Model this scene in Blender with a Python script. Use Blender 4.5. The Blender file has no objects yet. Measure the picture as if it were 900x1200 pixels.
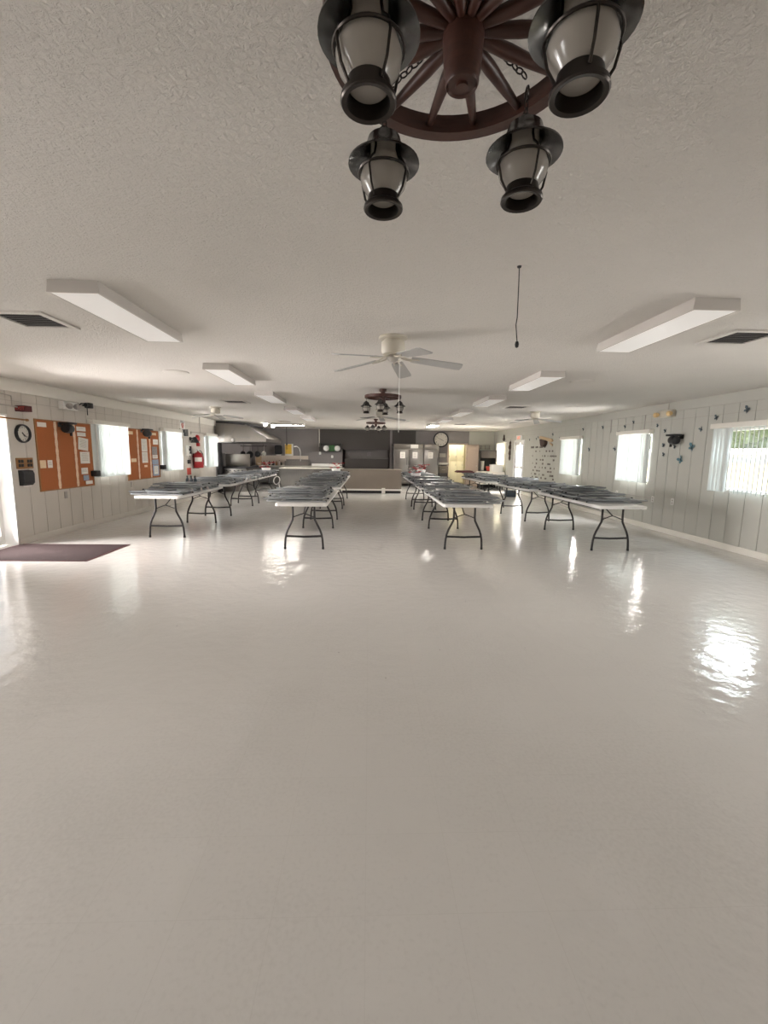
import bpy, bmesh, math, random
from mathutils import Vector, Matrix
random.seed(7)
C = bpy.context.scene.collection
PI = math.pi
XL, XR, YB, YF, H = -5.434, 5.847, 20.3, -3.0, 2.536

# ------------------------------------------------------------------ materials
def mat(name, col, rough=.5, metal=0, spec=.5, trans=0, ior=1.45, emit=0, ecol=None, noise=0, nscale=8, bump=0, bscale=60, alpha=1, stretch=None):
    m = bpy.data.materials.new(name); m.use_nodes = True
    nt = m.node_tree; b = nt.nodes['Principled BSDF']
    b.inputs['Base Color'].default_value = (*col, 1); b.inputs['Roughness'].default_value = rough
    b.inputs['Metallic'].default_value = metal; b.inputs['Specular IOR Level'].default_value = spec
    b.inputs['Transmission Weight'].default_value = trans; b.inputs['IOR'].default_value = ior
    if emit:
        b.inputs['Emission Color'].default_value = (*(ecol or col), 1); b.inputs['Emission Strength'].default_value = emit
    tc = nt.nodes.new('ShaderNodeTexCoord'); mp = nt.nodes.new('ShaderNodeMapping')
    nt.links.new(tc.outputs['Object'], mp.inputs[0])
    if stretch: mp.inputs['Scale'].default_value = stretch
    if noise:
        n = nt.nodes.new('ShaderNodeTexNoise'); n.inputs['Scale'].default_value = nscale; n.inputs['Detail'].default_value = 5
        nt.links.new(mp.outputs[0], n.inputs['Vector'])
        r = nt.nodes.new('ShaderNodeMixRGB'); r.blend_type = 'MIX'
        r.inputs[1].default_value = (*[c*(1-noise) for c in col], 1); r.inputs[2].default_value = (*[min(1, c*(1+noise)) for c in col], 1)
        nt.links.new(n.outputs['Fac'], r.inputs[0]); nt.links.new(r.outputs[0], b.inputs['Base Color'])
    if bump:
        n = nt.nodes.new('ShaderNodeTexNoise'); n.inputs['Scale'].default_value = bscale; n.inputs['Detail'].default_value = 4
        nt.links.new(mp.outputs[0], n.inputs['Vector'])
        u = nt.nodes.new('ShaderNodeBump'); u.inputs['Strength'].default_value = bump; u.inputs['Distance'].default_value = .01
        nt.links.new(n.outputs['Fac'], u.inputs['Height']); nt.links.new(u.outputs[0], b.inputs['Normal'])
    return m

M = {}
M['ceiling'] = mat('textured_ceiling_paint', (.80,.765,.72), .85, spec=.2, noise=.03, nscale=2)
def ceil_tex(m):
    nt = m.node_tree; b = nt.nodes['Principled BSDF']; tc = nt.nodes.new('ShaderNodeTexCoord')
    n1 = nt.nodes.new('ShaderNodeTexNoise'); n1.inputs['Scale'].default_value = 55; n1.inputs['Detail'].default_value = 6; n1.inputs['Roughness'].default_value = .65
    n1.inputs['Distortion'].default_value = .6
    nt.links.new(tc.outputs['Object'], n1.inputs['Vector'])
    u = nt.nodes.new('ShaderNodeBump'); u.inputs['Strength'].default_value = 1; u.inputs['Distance'].default_value = .022
    nt.links.new(n1.outputs['Fac'], u.inputs['Height']); nt.links.new(u.outputs[0], b.inputs['Normal'])
ceil_tex(M['ceiling'])
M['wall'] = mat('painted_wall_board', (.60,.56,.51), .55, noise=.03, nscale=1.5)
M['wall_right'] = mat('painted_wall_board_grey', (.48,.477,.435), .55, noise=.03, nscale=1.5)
M['seam'] = mat('board_seam', (.42,.39,.35), .8)
M['trim'] = mat('cream_trim_paint', (.76,.73,.67), .5)
M['grey_wall'] = mat('grey_kitchen_wall', (.225,.205,.205), .5, noise=.08, nscale=3)
M['dark_wall'] = mat('dark_kitchen_wall', (.060,.052,.049), .55)
M['white_paint'] = mat('white_gloss_paint', (.80,.79,.77), .4)
M['white_plastic'] = mat('white_plastic', (.80,.79,.76), .45)
M['table_top'] = mat('white_moulded_plastic', (.80,.79,.77), .42, bump=.05, bscale=250)
M['iron'] = mat('dark_grey_tube_paint', (.028,.026,.027), .38, metal=.3)
M['chair'] = mat('grey_enamelled_steel', (.36,.38,.40), .28, metal=.5, noise=.08, nscale=6)
M['chair_seat'] = mat('grey_steel_sheet', (.135,.148,.162), .36, metal=.35, noise=.1, nscale=5)
M['rubber'] = mat('black_rubber', (.02,.02,.02), .7)
M['black'] = mat('black_plastic', (.018,.018,.02), .4)
M['wood'] = mat('dark_stained_wood', (.058,.022,.015), .38, noise=.45, nscale=14, stretch=(1,1,6), bump=.1, bscale=40)
M['bronze'] = mat('dark_bronze_metal', (.045,.038,.034), .32, metal=.85)
M['hood_metal'] = mat('weathered_pewter', (.12,.118,.115), .25, metal=.95, noise=.3, nscale=25)
M['frost'] = mat('smoked_frosted_glass', (.50,.465,.42), .2, spec=.6, noise=.06, nscale=12)
M['fan_cream'] = mat('cream_enamel', (.56,.52,.44), .35)
M['blade'] = mat('white_fan_blade', (.42,.415,.405), .5)
M['chrome'] = mat('polished_chrome', (.55,.53,.50), .32, metal=1)
M['lens'] = mat('white_lens_added_glow', (.94,.93,.91), .35, spec=.4, emit=.12, ecol=(1,.95,.93), bump=.05, bscale=200)  # covers of unlit fixtures; faint emission added to lift their brightness
M['lens_on'] = mat('lit_fluorescent_lens', (1,.98,.93), .4, emit=40, ecol=(1,.95,.86))
M['cork'] = mat('cork_board', (.37,.115,.035), .85, noise=.16, nscale=60)
M['paper'] = mat('white_paper', (.80,.77,.72), .8, noise=.05, nscale=60)
M['cream_paper'] = mat('cream_paper', (.78,.62,.42), .8, noise=.2, nscale=60)
M['blue_paper'] = mat('blue_grey_notice', (.30,.36,.47), .7, noise=.3, nscale=30)
M['photo'] = mat('dark_printed_notice', (.26,.24,.24), .6, noise=.8, nscale=40)
M['garland'] = mat('patterned_border_strip', (.82,.60,.44), .8, noise=.3, nscale=45)
M['red'] = mat('red_enamel', (.30,.012,.016), .3)
M['dull_red'] = mat('red_print', (.45,.06,.04), .6)
M['silver'] = mat('brushed_aluminium', (.55,.54,.52), .35, metal=.9)
M['steel'] = mat('brushed_stainless_steel', (.22,.205,.195), .33, metal=.95, noise=.1, nscale=3, stretch=(12,12,.6))
M['steel_warm'] = mat('stainless_hood_steel', (.23,.21,.19), .3, metal=.9, noise=.12, nscale=2)
M['dark_steel'] = mat('dark_cast_steel', (.07,.068,.065), .4, metal=.7)
M['mat'] = mat('brown_entrance_mat', (.050,.036,.036), 1, spec=.05, noise=.25, nscale=120, bump=.4, bscale=300)
M['fixture_paint'] = mat('warm_grey_enamel', (.56,.53,.50), .5)
M['brown_box'] = mat('brown_wood_plaque', (.30,.15,.055), .5, noise=.25, nscale=20, stretch=(1,1,5))
M['tan_wood'] = mat('pale_wood', (.55,.40,.25), .55, noise=.15, nscale=14, stretch=(1,1,5))
M['counter'] = mat('beige_laminate', (.20,.168,.138), .45, noise=.06, nscale=4)
M['counter_grey'] = mat('grey_brown_panel', (.125,.118,.11), .5, noise=.18, nscale=9, stretch=(6,6,.7))
M['counter_top'] = mat('pale_laminate_top', (.52,.49,.44), .35)
M['splash'] = mat('pale_tile_backsplash', (.60,.52,.45), .4)
M['yellow'] = mat('yellow_poster', (.80,.50,.07), .6, noise=.25, nscale=9)
M['cream_door'] = mat('cream_closet_paint', (.82,.78,.62), .5)
M['beige_door'] = mat('beige_door_paint', (.50,.40,.33), .45)
M['green'] = mat('dark_green_box', (.03,.10,.03), .6)
M['blue_bin'] = mat('slate_blue_plastic', (.035,.055,.075), .5)
M['flower_red'] = mat('red_paper_petals', (.55,.05,.06), .7)
M['flower_white'] = mat('white_paper_petals', (.8,.72,.70), .7)
M['teal'] = mat('teal_butterfly', (.10,.20,.24), .5)
M['dark_teal'] = mat('slate_butterfly', (.08,.11,.13), .5)
M['decal'] = mat('dark_brown_vinyl', (.05,.028,.022), .6)
M['exit_red'] = mat('exit_sign_face', (.75,.20,.13), .5, emit=.5, ecol=(1,.35,.2))
M['amber'] = mat('amber_lens', (.70,.50,.25), .3)
M['ink'] = mat('black_ink', (.015,.014,.014), .6)
M['dial'] = mat('clock_dial', (.66,.63,.57), .5)
M['cloth'] = mat('white_table_cloth', (.80,.76,.70), .8)
M['maroon'] = mat('maroon_fabric', (.09,.022,.024), .85)
M['concrete'] = mat('pale_concrete', (.62,.60,.56), .9, noise=.1, nscale=3)
M['cream_siding'] = mat('pale_yellow_siding', (.70,.65,.44), .8)
M['leaf'] = mat('hedge_foliage', (.17,.22,.12), .9, noise=.5, nscale=9, bump=1, bscale=12)
M['dark'] = mat('vent_interior', (.02,.018,.02), .8)
M['slat_grey'] = mat('vent_louvre', (.38,.35,.33), .5)
M['grey_frame'] = mat('grey_window_frame', (.42,.42,.40), .5)
M['plate'] = mat('white_china', (.85,.84,.82), .2)
M['seal'] = mat('clear_glass', (1,1,1), .02, trans=1, ior=1.45)

def translucent(name, col, t):
    m = bpy.data.materials.new(name); m.use_nodes = True; nt = m.node_tree; nt.nodes.clear()
    o = nt.nodes.new('ShaderNodeOutputMaterial'); mx = nt.nodes.new('ShaderNodeMixShader'); mx.inputs[0].default_value = t
    d = nt.nodes.new('ShaderNodeBsdfDiffuse'); d.inputs[0].default_value = (*col, 1)
    k = nt.nodes.new('ShaderNodeBsdfTranslucent'); k.inputs[0].default_value = (*col, 1)
    nt.links.new(d.outputs[0], mx.inputs[1]); nt.links.new(k.outputs[0], mx.inputs[2]); nt.links.new(mx.outputs[0], o.inputs[0])
    return m
M['slat'] = translucent('translucent_blind_vane', (.70,.74,.73), .07)
def frosted():
    m = bpy.data.materials.new('smoked_frosted_glass'); m.use_nodes = True; nt = m.node_tree; nt.nodes.clear()
    o = nt.nodes.new('ShaderNodeOutputMaterial'); a = nt.nodes.new('ShaderNodeMixShader'); a.inputs[0].default_value = .55
    d = nt.nodes.new('ShaderNodeBsdfDiffuse'); d.inputs[0].default_value = (.52,.485,.44,1)
    k = nt.nodes.new('ShaderNodeBsdfTranslucent'); k.inputs[0].default_value = (.80,.76,.70,1)
    g = nt.nodes.new('ShaderNodeBsdfGlossy'); g.inputs['Roughness'].default_value = .18
    f = nt.nodes.new('ShaderNodeFresnel'); f.inputs[0].default_value = 1.45; b = nt.nodes.new('ShaderNodeMixShader')
    nt.links.new(d.outputs[0], a.inputs[1]); nt.links.new(k.outputs[0], a.inputs[2])
    nt.links.new(f.outputs[0], b.inputs[0]); nt.links.new(a.outputs[0], b.inputs[1]); nt.links.new(g.outputs[0], b.inputs[2]); nt.links.new(b.outputs[0], o.inputs[0])
    return m
M['frost'] = frosted()
def pane_mat():
    m = bpy.data.materials.new('window_glass'); m.use_nodes = True; nt = m.node_tree; nt.nodes.clear()
    o = nt.nodes.new('ShaderNodeOutputMaterial'); mx = nt.nodes.new('ShaderNodeMixShader'); mx.inputs[0].default_value = .06
    t = nt.nodes.new('ShaderNodeBsdfTransparent'); g = nt.nodes.new('ShaderNodeBsdfGlossy'); g.inputs['Roughness'].default_value = .03
    nt.links.new(t.outputs[0], mx.inputs[1]); nt.links.new(g.outputs[0], mx.inputs[2]); nt.links.new(mx.outputs[0], o.inputs[0])
    return m
M['pane'] = pane_mat()
def floor_mat():
    m = bpy.data.materials.new('waxed_vinyl_tile'); m.use_nodes = True; nt = m.node_tree; b = nt.nodes['Principled BSDF']
    N = nt.nodes.new; Lk = nt.links.new
    tc = N('ShaderNodeTexCoord')
    big = N('ShaderNodeTexNoise'); big.inputs['Scale'].default_value = .9; big.inputs['Detail'].default_value = 6; Lk(tc.outputs['Object'], big.inputs['Vector'])
    fine = N('ShaderNodeTexNoise'); fine.inputs['Scale'].default_value = 60; fine.inputs['Detail'].default_value = 4; Lk(tc.outputs['Object'], fine.inputs['Vector'])
    mixn = N('ShaderNodeMath'); mixn.operation = 'ADD'; Lk(big.outputs['Fac'], mixn.inputs[0]); Lk(fine.outputs['Fac'], mixn.inputs[1])
    r = N('ShaderNodeValToRGB'); r.color_ramp.elements[0].position = .7; r.color_ramp.elements[1].position = 1.3
    r.color_ramp.elements[0].color = (.595,.577,.552,1); r.color_ramp.elements[1].color = (.635,.617,.592,1); Lk(mixn.outputs[0], r.inputs[0])
    # scattered dark flecks and scuffs
    mp = N('ShaderNodeMapping'); mp.inputs['Scale'].default_value = (1,.45,1); Lk(tc.outputs['Object'], mp.inputs[0])
    v = N('ShaderNodeTexVoronoi'); v.inputs['Scale'].default_value = 9; Lk(mp.outputs[0], v.inputs['Vector'])
    sel = N('ShaderNodeSeparateColor'); Lk(v.outputs['Color'], sel.inputs[0])
    lt = N('ShaderNodeMath'); lt.operation = 'LESS_THAN'; lt.inputs[1].default_value = .045; Lk(v.outputs['Distance'], lt.inputs[0])
    l2 = N('ShaderNodeMath'); l2.operation = 'LESS_THAN'; l2.inputs[1].default_value = .22; Lk(sel.outputs[0], l2.inputs[0])
    mu = N('ShaderNodeMath'); mu.operation = 'MULTIPLY'; Lk(lt.outputs[0], mu.inputs[0]); Lk(l2.outputs[0], mu.inputs[1])
    m2 = N('ShaderNodeMath'); m2.operation = 'MULTIPLY'; m2.inputs[1].default_value = .4; Lk(mu.outputs[0], m2.inputs[0])
    mx = N('ShaderNodeMixRGB'); mx.inputs[2].default_value = (.20,.17,.15,1); Lk(m2.outputs[0], mx.inputs[0]); Lk(r.outputs[0], mx.inputs[1])
    # 12 inch tile joints
    br = N('ShaderNodeTexBrick'); br.offset = 0; br.inputs['Scale'].default_value = 1; br.inputs['Brick Width'].default_value = .305; br.inputs['Row Height'].default_value = .305
    br.inputs['Mortar Size'].default_value = .0012; br.inputs['Color1'].default_value = (1,1,1,1); br.inputs['Color2'].default_value = (.985,.985,.985,1); br.inputs['Mortar'].default_value = (.93,.925,.92,1)
    Lk(tc.outputs['Object'], br.inputs['Vector'])
    mm = N('ShaderNodeMixRGB'); mm.blend_type = 'MULTIPLY'; mm.inputs[0].default_value = .8; Lk(mx.outputs[0], mm.inputs[1]); Lk(br.outputs['Color'], mm.inputs[2])
    Lk(mm.outputs[0], b.inputs['Base Color'])
    rr = N('ShaderNodeMapRange'); rr.inputs[3].default_value = .07; rr.inputs[4].default_value = .18; Lk(big.outputs['Fac'], rr.inputs[0]); Lk(rr.outputs[0], b.inputs['Roughness'])
    wv = N('ShaderNodeTexNoise'); wv.inputs['Scale'].default_value = 8; wv.inputs['Detail'].default_value = 3; Lk(tc.outputs['Object'], wv.inputs['Vector'])
    u = N('ShaderNodeBump'); u.inputs['Strength'].default_value = .28; u.inputs['Distance'].default_value = .02; Lk(wv.outputs['Fac'], u.inputs['Height']); Lk(u.outputs[0], b.inputs['Normal'])
    b.inputs['Specular IOR Level'].default_value = .5
    return m
M['floor'] = floor_mat()

# ------------------------------------------------------------------ mesh builder
class MB:
    def __init__(s): s.b = bmesh.new()
    def box(s, x0, y0, z0, x1, y1, z1, rot=None, bevel=0):
        c = Vector(((x0+x1)/2, (y0+y1)/2, (z0+z1)/2))
        r = bmesh.ops.create_cube(s.b, size=1)
        vs = r['verts']; d = (abs(x1-x0), abs(y1-y0), abs(z1-z0))
        for v in vs: v.co = Vector((v.co.x*d[0], v.co.y*d[1], v.co.z*d[2]))
        if bevel:
            es = list({e for v in vs for e in v.link_edges})
            q = bmesh.ops.bevel(s.b, geom=es, offset=bevel, segments=2, affect='EDGES', profile=.5)
            vs = list({v for f in q['faces'] for v in f.verts} | {v for v in vs if v.is_valid})
        for v in vs: v.co = (rot @ v.co if rot else v.co) + c
        return s
    def prism(s, pts, axis, a, b):
        # pts: 2D polygon, extruded along axis from a to b. axis x: (y,z); y: (x,z); z: (x,y)
        def P(u, v, w): return {'x': (w,u,v), 'y': (u,w,v), 'z': (u,v,w)}[axis]
        A = [s.b.verts.new(P(u,v,a)) for u,v in pts]; B = [s.b.verts.new(P(u,v,b)) for u,v in pts]
        n = len(pts); s.b.faces.new(A); s.b.faces.new(B[::-1])
        for i in range(n): s.b.faces.new((A[i], B[i], B[(i+1)%n], A[(i+1)%n]))
        return s
    def tube(s, path, r, seg=8, closed=False, caps=True):
        P = [Vector(p) for p in path]; n = len(P)
        R = r if isinstance(r, (list, tuple)) else [r]*n
        rings = []; prev = None
        for i in range(n):
            if closed: t = (P[(i+1)%n]-P[i-1])
            else: t = (P[min(i+1,n-1)]-P[max(i-1,0)])
            t.normalize()
            if prev is None:
                ref = Vector((0,0,1)) if abs(t.z) < .9 else Vector((1,0,0)); u = t.cross(ref).normalized()
            else:
                u = prev - t*prev.dot(t); u.normalize()
            prev = u; w = t.cross(u)
            rings.append([s.b.verts.new(P[i]+(u*math.cos(2*PI*k/seg)+w*math.sin(2*PI*k/seg))*R[i]) for k in range(seg)])
        m = n if closed else n-1
        for i in range(m):
            a, b = rings[i], rings[(i+1)%n]
            for k in range(seg): s.b.faces.new((a[k], a[(k+1)%seg], b[(k+1)%seg], b[k]))
        if caps and not closed: s.b.faces.new(rings[0][::-1]); s.b.faces.new(rings[-1])
        return s
    def lathe(s, prof, o=(0,0,0), seg=24, axis='z', cap=True):
        o = Vector(o); rings = []
        for r, h in prof:
            ring = []
            for k in range(seg):
                a = 2*PI*k/seg; c, d = r*math.cos(a), r*math.sin(a)
                p = {'z': (c,d,h), 'x': (h,c,d), 'y': (c,h,d)}[axis]
                ring.append(s.b.verts.new(o+Vector(p)))
            rings.append(ring)
        for a, b in zip(rings, rings[1:]):
            for k in range(seg): s.b.faces.new((a[k], a[(k+1)%seg], b[(k+1)%seg], b[k]))
        if cap:
            if prof[0][0] > 1e-5: s.b.faces.new(rings[0][::-1])
            if prof[-1][0] > 1e-5: s.b.faces.new(rings[-1])
        return s
    def ring(s, o, R, r, seg=40, sub=8, axis='z'):
        pts = []
        for k in range(seg):
            a = 2*PI*k/seg; c, d = R*math.cos(a), R*math.sin(a)
            pts.append(Vector(o)+Vector({'z': (c,d,0), 'x': (0,c,d), 'y': (c,0,d)}[axis]))
        return s.tube(pts, r, sub, closed=True)
    def build(s, name, m, parent=None, smooth=True):
        bmesh.ops.recalc_face_normals(s.b, faces=s.b.faces)
        me = bpy.data.meshes.new(name); s.b.to_mesh(me); s.b.free()
        me.materials.append(M[m] if isinstance(m, str) else m)
        if smooth:
            for p in me.polygons: p.use_smooth = True
            try: me.set_sharp_from_angle(angle=math.radians(38))
            except Exception: pass
        o = bpy.data.objects.new(name, me); C.objects.link(o)
        if parent is not None: o.parent = parent
        return o

def tag(o, label=None, cat=None, group=None, kind=None):
    if label: o['label'] = label
    if cat: o['category'] = cat
    if group: o['group'] = group
    if kind: o['kind'] = kind
    return o
def empty(name, loc, rz=0, label=None, cat=None, group=None):
    o = bpy.data.objects.new(name, None); C.objects.link(o); o.location = loc; o.rotation_euler = (0,0,rz); o.empty_display_size = .1
    return tag(o, label, cat, group)
def kids(o): return [c for c in o.children]
def dup(o, loc, rz=0, label=None, parent=None):
    n = o.copy(); C.objects.link(n); n.parent = parent
    if parent is None:
        n.location = loc; n.rotation_euler = (0,0,rz)
        if label: n['label'] = label
    for c in kids(o): dup(c, None, parent=n)
    return n
def struct(mb, name, m, parent=None):
    o = mb.build(name, m, parent)
    if parent is None: o['kind'] = 'structure'
    return o
def text_mesh(name, s, size, m, parent, loc, rot, depth=.002):
    cu = bpy.data.curves.new(name, 'FONT'); cu.body = s; cu.size = size; cu.extrude = depth; cu.align_x = 'CENTER'; cu.align_y = 'CENTER'
    t = bpy.data.objects.new(name+'_curve', cu); C.objects.link(t)
    bpy.context.view_layer.update()
    me = bpy.data.meshes.new_from_object(t.evaluated_get(bpy.context.evaluated_depsgraph_get()))
    bpy.data.objects.remove(t)
    o = bpy.data.objects.new(name, me); C.objects.link(o); me.materials.clear(); me.materials.append(M[m])
    o.location = loc; o.rotation_euler = rot
    if parent is not None: o.parent = parent
    return o
RL = (PI/2, 0, PI/2)      # text standing on the left wall, read from inside the room
RR = (PI/2, 0, -PI/2)     # on the right wall
RB = (PI/2, 0, 0)         # on the back wall
def rounded(w, h, r, n=5):
    pts = []
    for cx, cy, a0 in ((w/2-r,h/2-r,0), (-w/2+r,h/2-r,PI/2), (-w/2+r,-h/2+r,PI), (w/2-r,-h/2+r,1.5*PI)):
        for k in range(n): a = a0+PI/2*k/(n-1); pts.append((cx+r*math.cos(a), cy+r*math.sin(a)))
    return pts
def onL(mb, y, z, w, h, d, m, name, parent=None, off=0, label=None, cat=None, group=None, bevel=0):   # a slab on the left wall
    mb.box(XL+off, y-w/2, z-h/2, XL+off+d, y+w/2, z+h/2, bevel=bevel)
    o = mb.build(name, m, parent)
    if parent is None: tag(o, label, cat, group)
    return o
def onR(mb, y, z, w, h, d, m, name, parent=None, off=0, label=None, cat=None, group=None, bevel=0):
    mb.box(XR-off-d, y-w/2, z-h/2, XR-off, y+w/2, z+h/2, bevel=bevel)
    o = mb.build(name, m, parent)
    if parent is None: tag(o, label, cat, group)
    return o

# ------------------------------------------------------------------ the room
LW = [(-.1,1.0,.96,1.97), (2.7,3.8,.96,1.97), (5.80,6.79,0,2.0), (8.76,9.92,.96,1.97), (11.58,12.66,.96,1.97), (14.55,15.5,.96,1.97)]
RW = [(.3,1.4,.96,1.96), (3.2,4.3,.96,1.96), (6.02,7.14,.96,1.96), (8.84,9.93,.96,1.96), (11.8,12.93,.96,1.94), (16.35,17.3,0,1.96), (18.45,19.62,.9,1.96)]
def minus(y0, y1, z0, z1, holes):
    ys = sorted({y0, y1, *[v for h in holes for v in h[:2] if y0 < v < y1]})
    out = []
    for a, b in zip(ys, ys[1:]):
        mid = (a+b)/2; cuts = sorted((max(z0,h[2]), min(z1,h[3])) for h in holes if h[0] < mid < h[1])
        z = z0
        for c0, c1 in cuts:
            if c0 > z: out.append((a,b,z,c0))
            z = max(z, c1)
        if z < z1: out.append((a,b,z,z1))
    return out
def side_wall(name, x, sgn, holes, m):
    mb = MB()
    for a,b,z0,z1 in minus(YF, YB+.2, 0, H+.05, holes): mb.box(x-sgn*.008, a, z0, x-sgn*.16, b, z1)
    wall = struct(mb, name, M['seam'])
    mb = MB(); y = YF; k = 0
    while y < YB:
        e = min(y+.306, YB)
        for a,b,z0,z1 in minus(y+.0048, e-.0048, .09, 2.36, holes):
            for c0, c1 in ((z0, min(z1,2.205)), (max(z0,2.212), z1)):
                if c1 > c0: mb.box(x-sgn*.008, a, c0, x, b, c1)
        y += .306
    mb.build('wall_panelling', m, wall)
    return wall
wl_ = side_wall('wall_left', XL, 1, LW, 'wall')
mb = MB(); mb.box(XL-.004, 15.56, 0, XL+.004, YB, 2.345); mb.build('kitchen_wall_panel', 'grey_wall', wl_)
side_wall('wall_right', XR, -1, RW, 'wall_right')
mb = MB(); mb.box(XL-.2, YF-.2, -.1, XR+.2, YB+1.6, 0); struct(mb, 'floor', 'floor')
mb = MB(); mb.box(XL-.2, YF-.2, H, XR+.2, YB+1.6, H+.1); struct(mb, 'ceiling', 'ceiling')
mb = MB(); mb.box(XL-.2, YF-.2, 0, XR+.2, YF, H); struct(mb, 'wall_front', 'wall')
# cornice boards and baseboards
mb = MB(); mb.prism([(XL,2.345),(XL+.03,2.345),(XL+.045,2.50),(XL+.03,H),(XL,H)], 'y', YF, YB); struct(mb, 'trim_1', 'trim')
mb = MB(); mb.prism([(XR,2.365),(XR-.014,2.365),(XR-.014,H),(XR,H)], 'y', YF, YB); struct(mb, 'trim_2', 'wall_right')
def base(name, x, sgn, holes, m='trim'):
    mb = MB()
    for a,b,z0,z1 in minus(YF, YB, 0, .10, [h for h in holes if h[2] == 0]):
        mb.prism([(x,0),(x+sgn*.018,0),(x+sgn*.018,.085),(x+sgn*.008,.10),(x,.10)], 'y', a, b)
    struct(mb, name, m)
base('baseboard_left', XL, 1, LW, 'wall'); base('baseboard_right', XR, -1, RW)
# the back wall: grey kitchen part, opening to a dark back room, closet doorway, white part at the right
mb = MB()
mb.box(XL, YB, 0, -2.30, YB+.15, H); mb.box(-2.30, YB, 0, -1.26, YB+.15, 1.80)
wall = struct(mb, 'wall_back', 'grey_wall')
mb = MB(); mb.box(-2.30, YB-.012, 1.80, 1.02, YB+.15, H); mb.box(1.02, YB-.012, 1.80, 2.16, YB+.15, H)
mb.box(-1.26, YB, 0, 1.02, YB+.15, .74); mb.build('dark_upper_wall', 'dark_wall', wall)
mb = MB(); mb.box(1.02, YB, 0, 3.72, YB+.15, 1.80); mb.box(2.16, YB, 1.80, 3.72, YB+.15, H); mb.box(3.72, YB, 1.92, 4.66, YB+.15, H); mb.build('grey_wall_panel', 'grey_wall', wall)
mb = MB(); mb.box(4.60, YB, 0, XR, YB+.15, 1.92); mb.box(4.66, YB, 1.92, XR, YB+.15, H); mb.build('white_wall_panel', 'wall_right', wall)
mb = MB(); mb.box(.96, YB-.06, 0, 1.06, YB-.012, H); struct(mb, 'trim_3', 'grey_wall')
mb = MB(); mb.box(-2.33, YB-.03, 1.72, -2.29, YB, H); struct(mb, 'trim_4', 'trim')
mb = MB(); mb.box(-1.32, YB-.04, 1.62, 1.02, YB, 1.80); struct(mb, 'trim_5', 'dark_wall')
# back room behind the hatch and closet behind the doorway
mb = MB(); mb.box(-1.4, YB+1.3, 0, 1.2, YB+1.4, H); mb.box(-1.4, YB+.15, 0, -1.3, YB+1.4, H); mb.box(1.1, YB+.15, 0, 1.2, YB+1.4, H); struct(mb, 'wall_hatch', 'grey_wall')
mb = MB(); mb.box(3.5, YB+1.3, 0, 4.9, YB+1.4, H); mb.box(3.5, YB+.15, 0, 3.6, YB+1.4, H); mb.box(4.78, YB+.15, 0, 4.88, YB+1.4, H); struct(mb, 'wall_closet', 'cream_door')
mb = MB(); mb.box(XL+.0, 16.15, 0, XR, 16.21, .004); struct(mb, 'trim_6', 'wood')

# windows
wn = [0]
def window(side, y0, y1, z0, z1, light=90, grid=False, blind=True, label=None, openv=False, headlab=None, bx=(0,0), mullion=True):
    x, sg = (XL, 1) if side == 'L' else (XR, -1)
    wn[0] += 1
    mb = MB(); t = .035; xo = x-sg*.10
    a, b = sorted((xo, x+sg*.004))
    mb.box(a, y0, z0, b, y0+t, z1); mb.box(a, y1-t, z0, b, y1, z1); mb.box(a, y0+t, z0, b, y1-t, z0+t); mb.box(a, y0+t, z1-t, b, y1-t, z1)
    w = struct(mb, 'window_%d' % wn[0], 'white_paint' if grid else 'grey_frame')
    mb = MB(); zm = (z0+z1)/2
    a, b = sorted((x-sg*.09, x-sg*.05))
    mb.box(a, y0+t, zm-.04, b, y1-t, zm+.04); mb.box(a, y0+t, z0+t, b, y0+t+.03, z1-t); mb.box(a, y1-t-.03, z0+t, b, y1-t, z1-t)
    mb.build('sash_rail', 'white_paint', w)
    mb = MB(); mb.box(x-sg*.076, y0+t, z0+t, x-sg*.072, y1-t, z1-t); mb.build('pane', 'pane', w)
    if light:
        L = bpy.data.lights.new('daylight', 'AREA'); L.shape = 'RECTANGLE'; L.size = (y1-y0)+.5; L.size_y = 1.5; L.energy = light; L.color = (1,.965,.93)
        o = bpy.data.objects.new('daylight', L); C.objects.link(o); o.location = (x-sg*.75, (y0+y1)/2, (z0+z1)/2+.15)
        o.rotation_euler = (0, -sg*PI/2, 0)
    if blind:
        b0, b1 = y0+bx[0], y1+bx[1]
        root = empty('vertical_blind', (x+sg*.07, (b0+b1)/2, z0-.02), 0, label, 'blind', 'white vertical blinds')
        hw = (b1-b0)/2; hz = z1-z0+.03
        mb = MB(); mb.box(-.055, -hw-.05, hz, .055, hw+.05, hz+.08, bevel=.004); mb.build('headrail', 'trim', root)
        n = round((b1-b0)/.082); mb = MB()
        for k in range(n):
            yy = -hw+.04+k*(2*hw-.08)/(n-1)
            ja = math.radians(46+random.uniform(-9,9)); d = Vector((sg*math.sin(ja), math.cos(ja), 0))*.046
            if openv and k < n-4: d = Vector((-sg*.66, .75, 0))*.045
            nn = Vector((-d.y, d.x, 0)).normalized()*.006
            cs = [(-d.x, -d.y), (-d.x*.5+nn.x*1.7, -d.y*.5+nn.y*1.7), (nn.x*2.2, nn.y*2.2), (d.x*.5+nn.x*1.7, d.y*.5+nn.y*1.7), (d.x, d.y)]
            p = [(c[0], yy+c[1]) for c in cs]; q = [(c[0]+nn.x*.1, yy+c[1]+nn.y*.1) for c in cs]
            mb.prism(p+q[::-1], 'z', 0, hz-.002)
        mb.build('vanes', 'slat', root)
        mb = MB(); mb.tube([(sg*.06, -hw+.02, hz), (sg*.06, -hw+.02, .35)], .006, 6); mb.build('wand', 'white_plastic', root)
    return w
WL, W_ADDED = 500, 160
window('L', *LW[0], light=W_ADDED, blind=False); window('L', *LW[1], light=W_ADDED, blind=False)  # unseen left windows, added to bring light into the front of the hall
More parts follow.
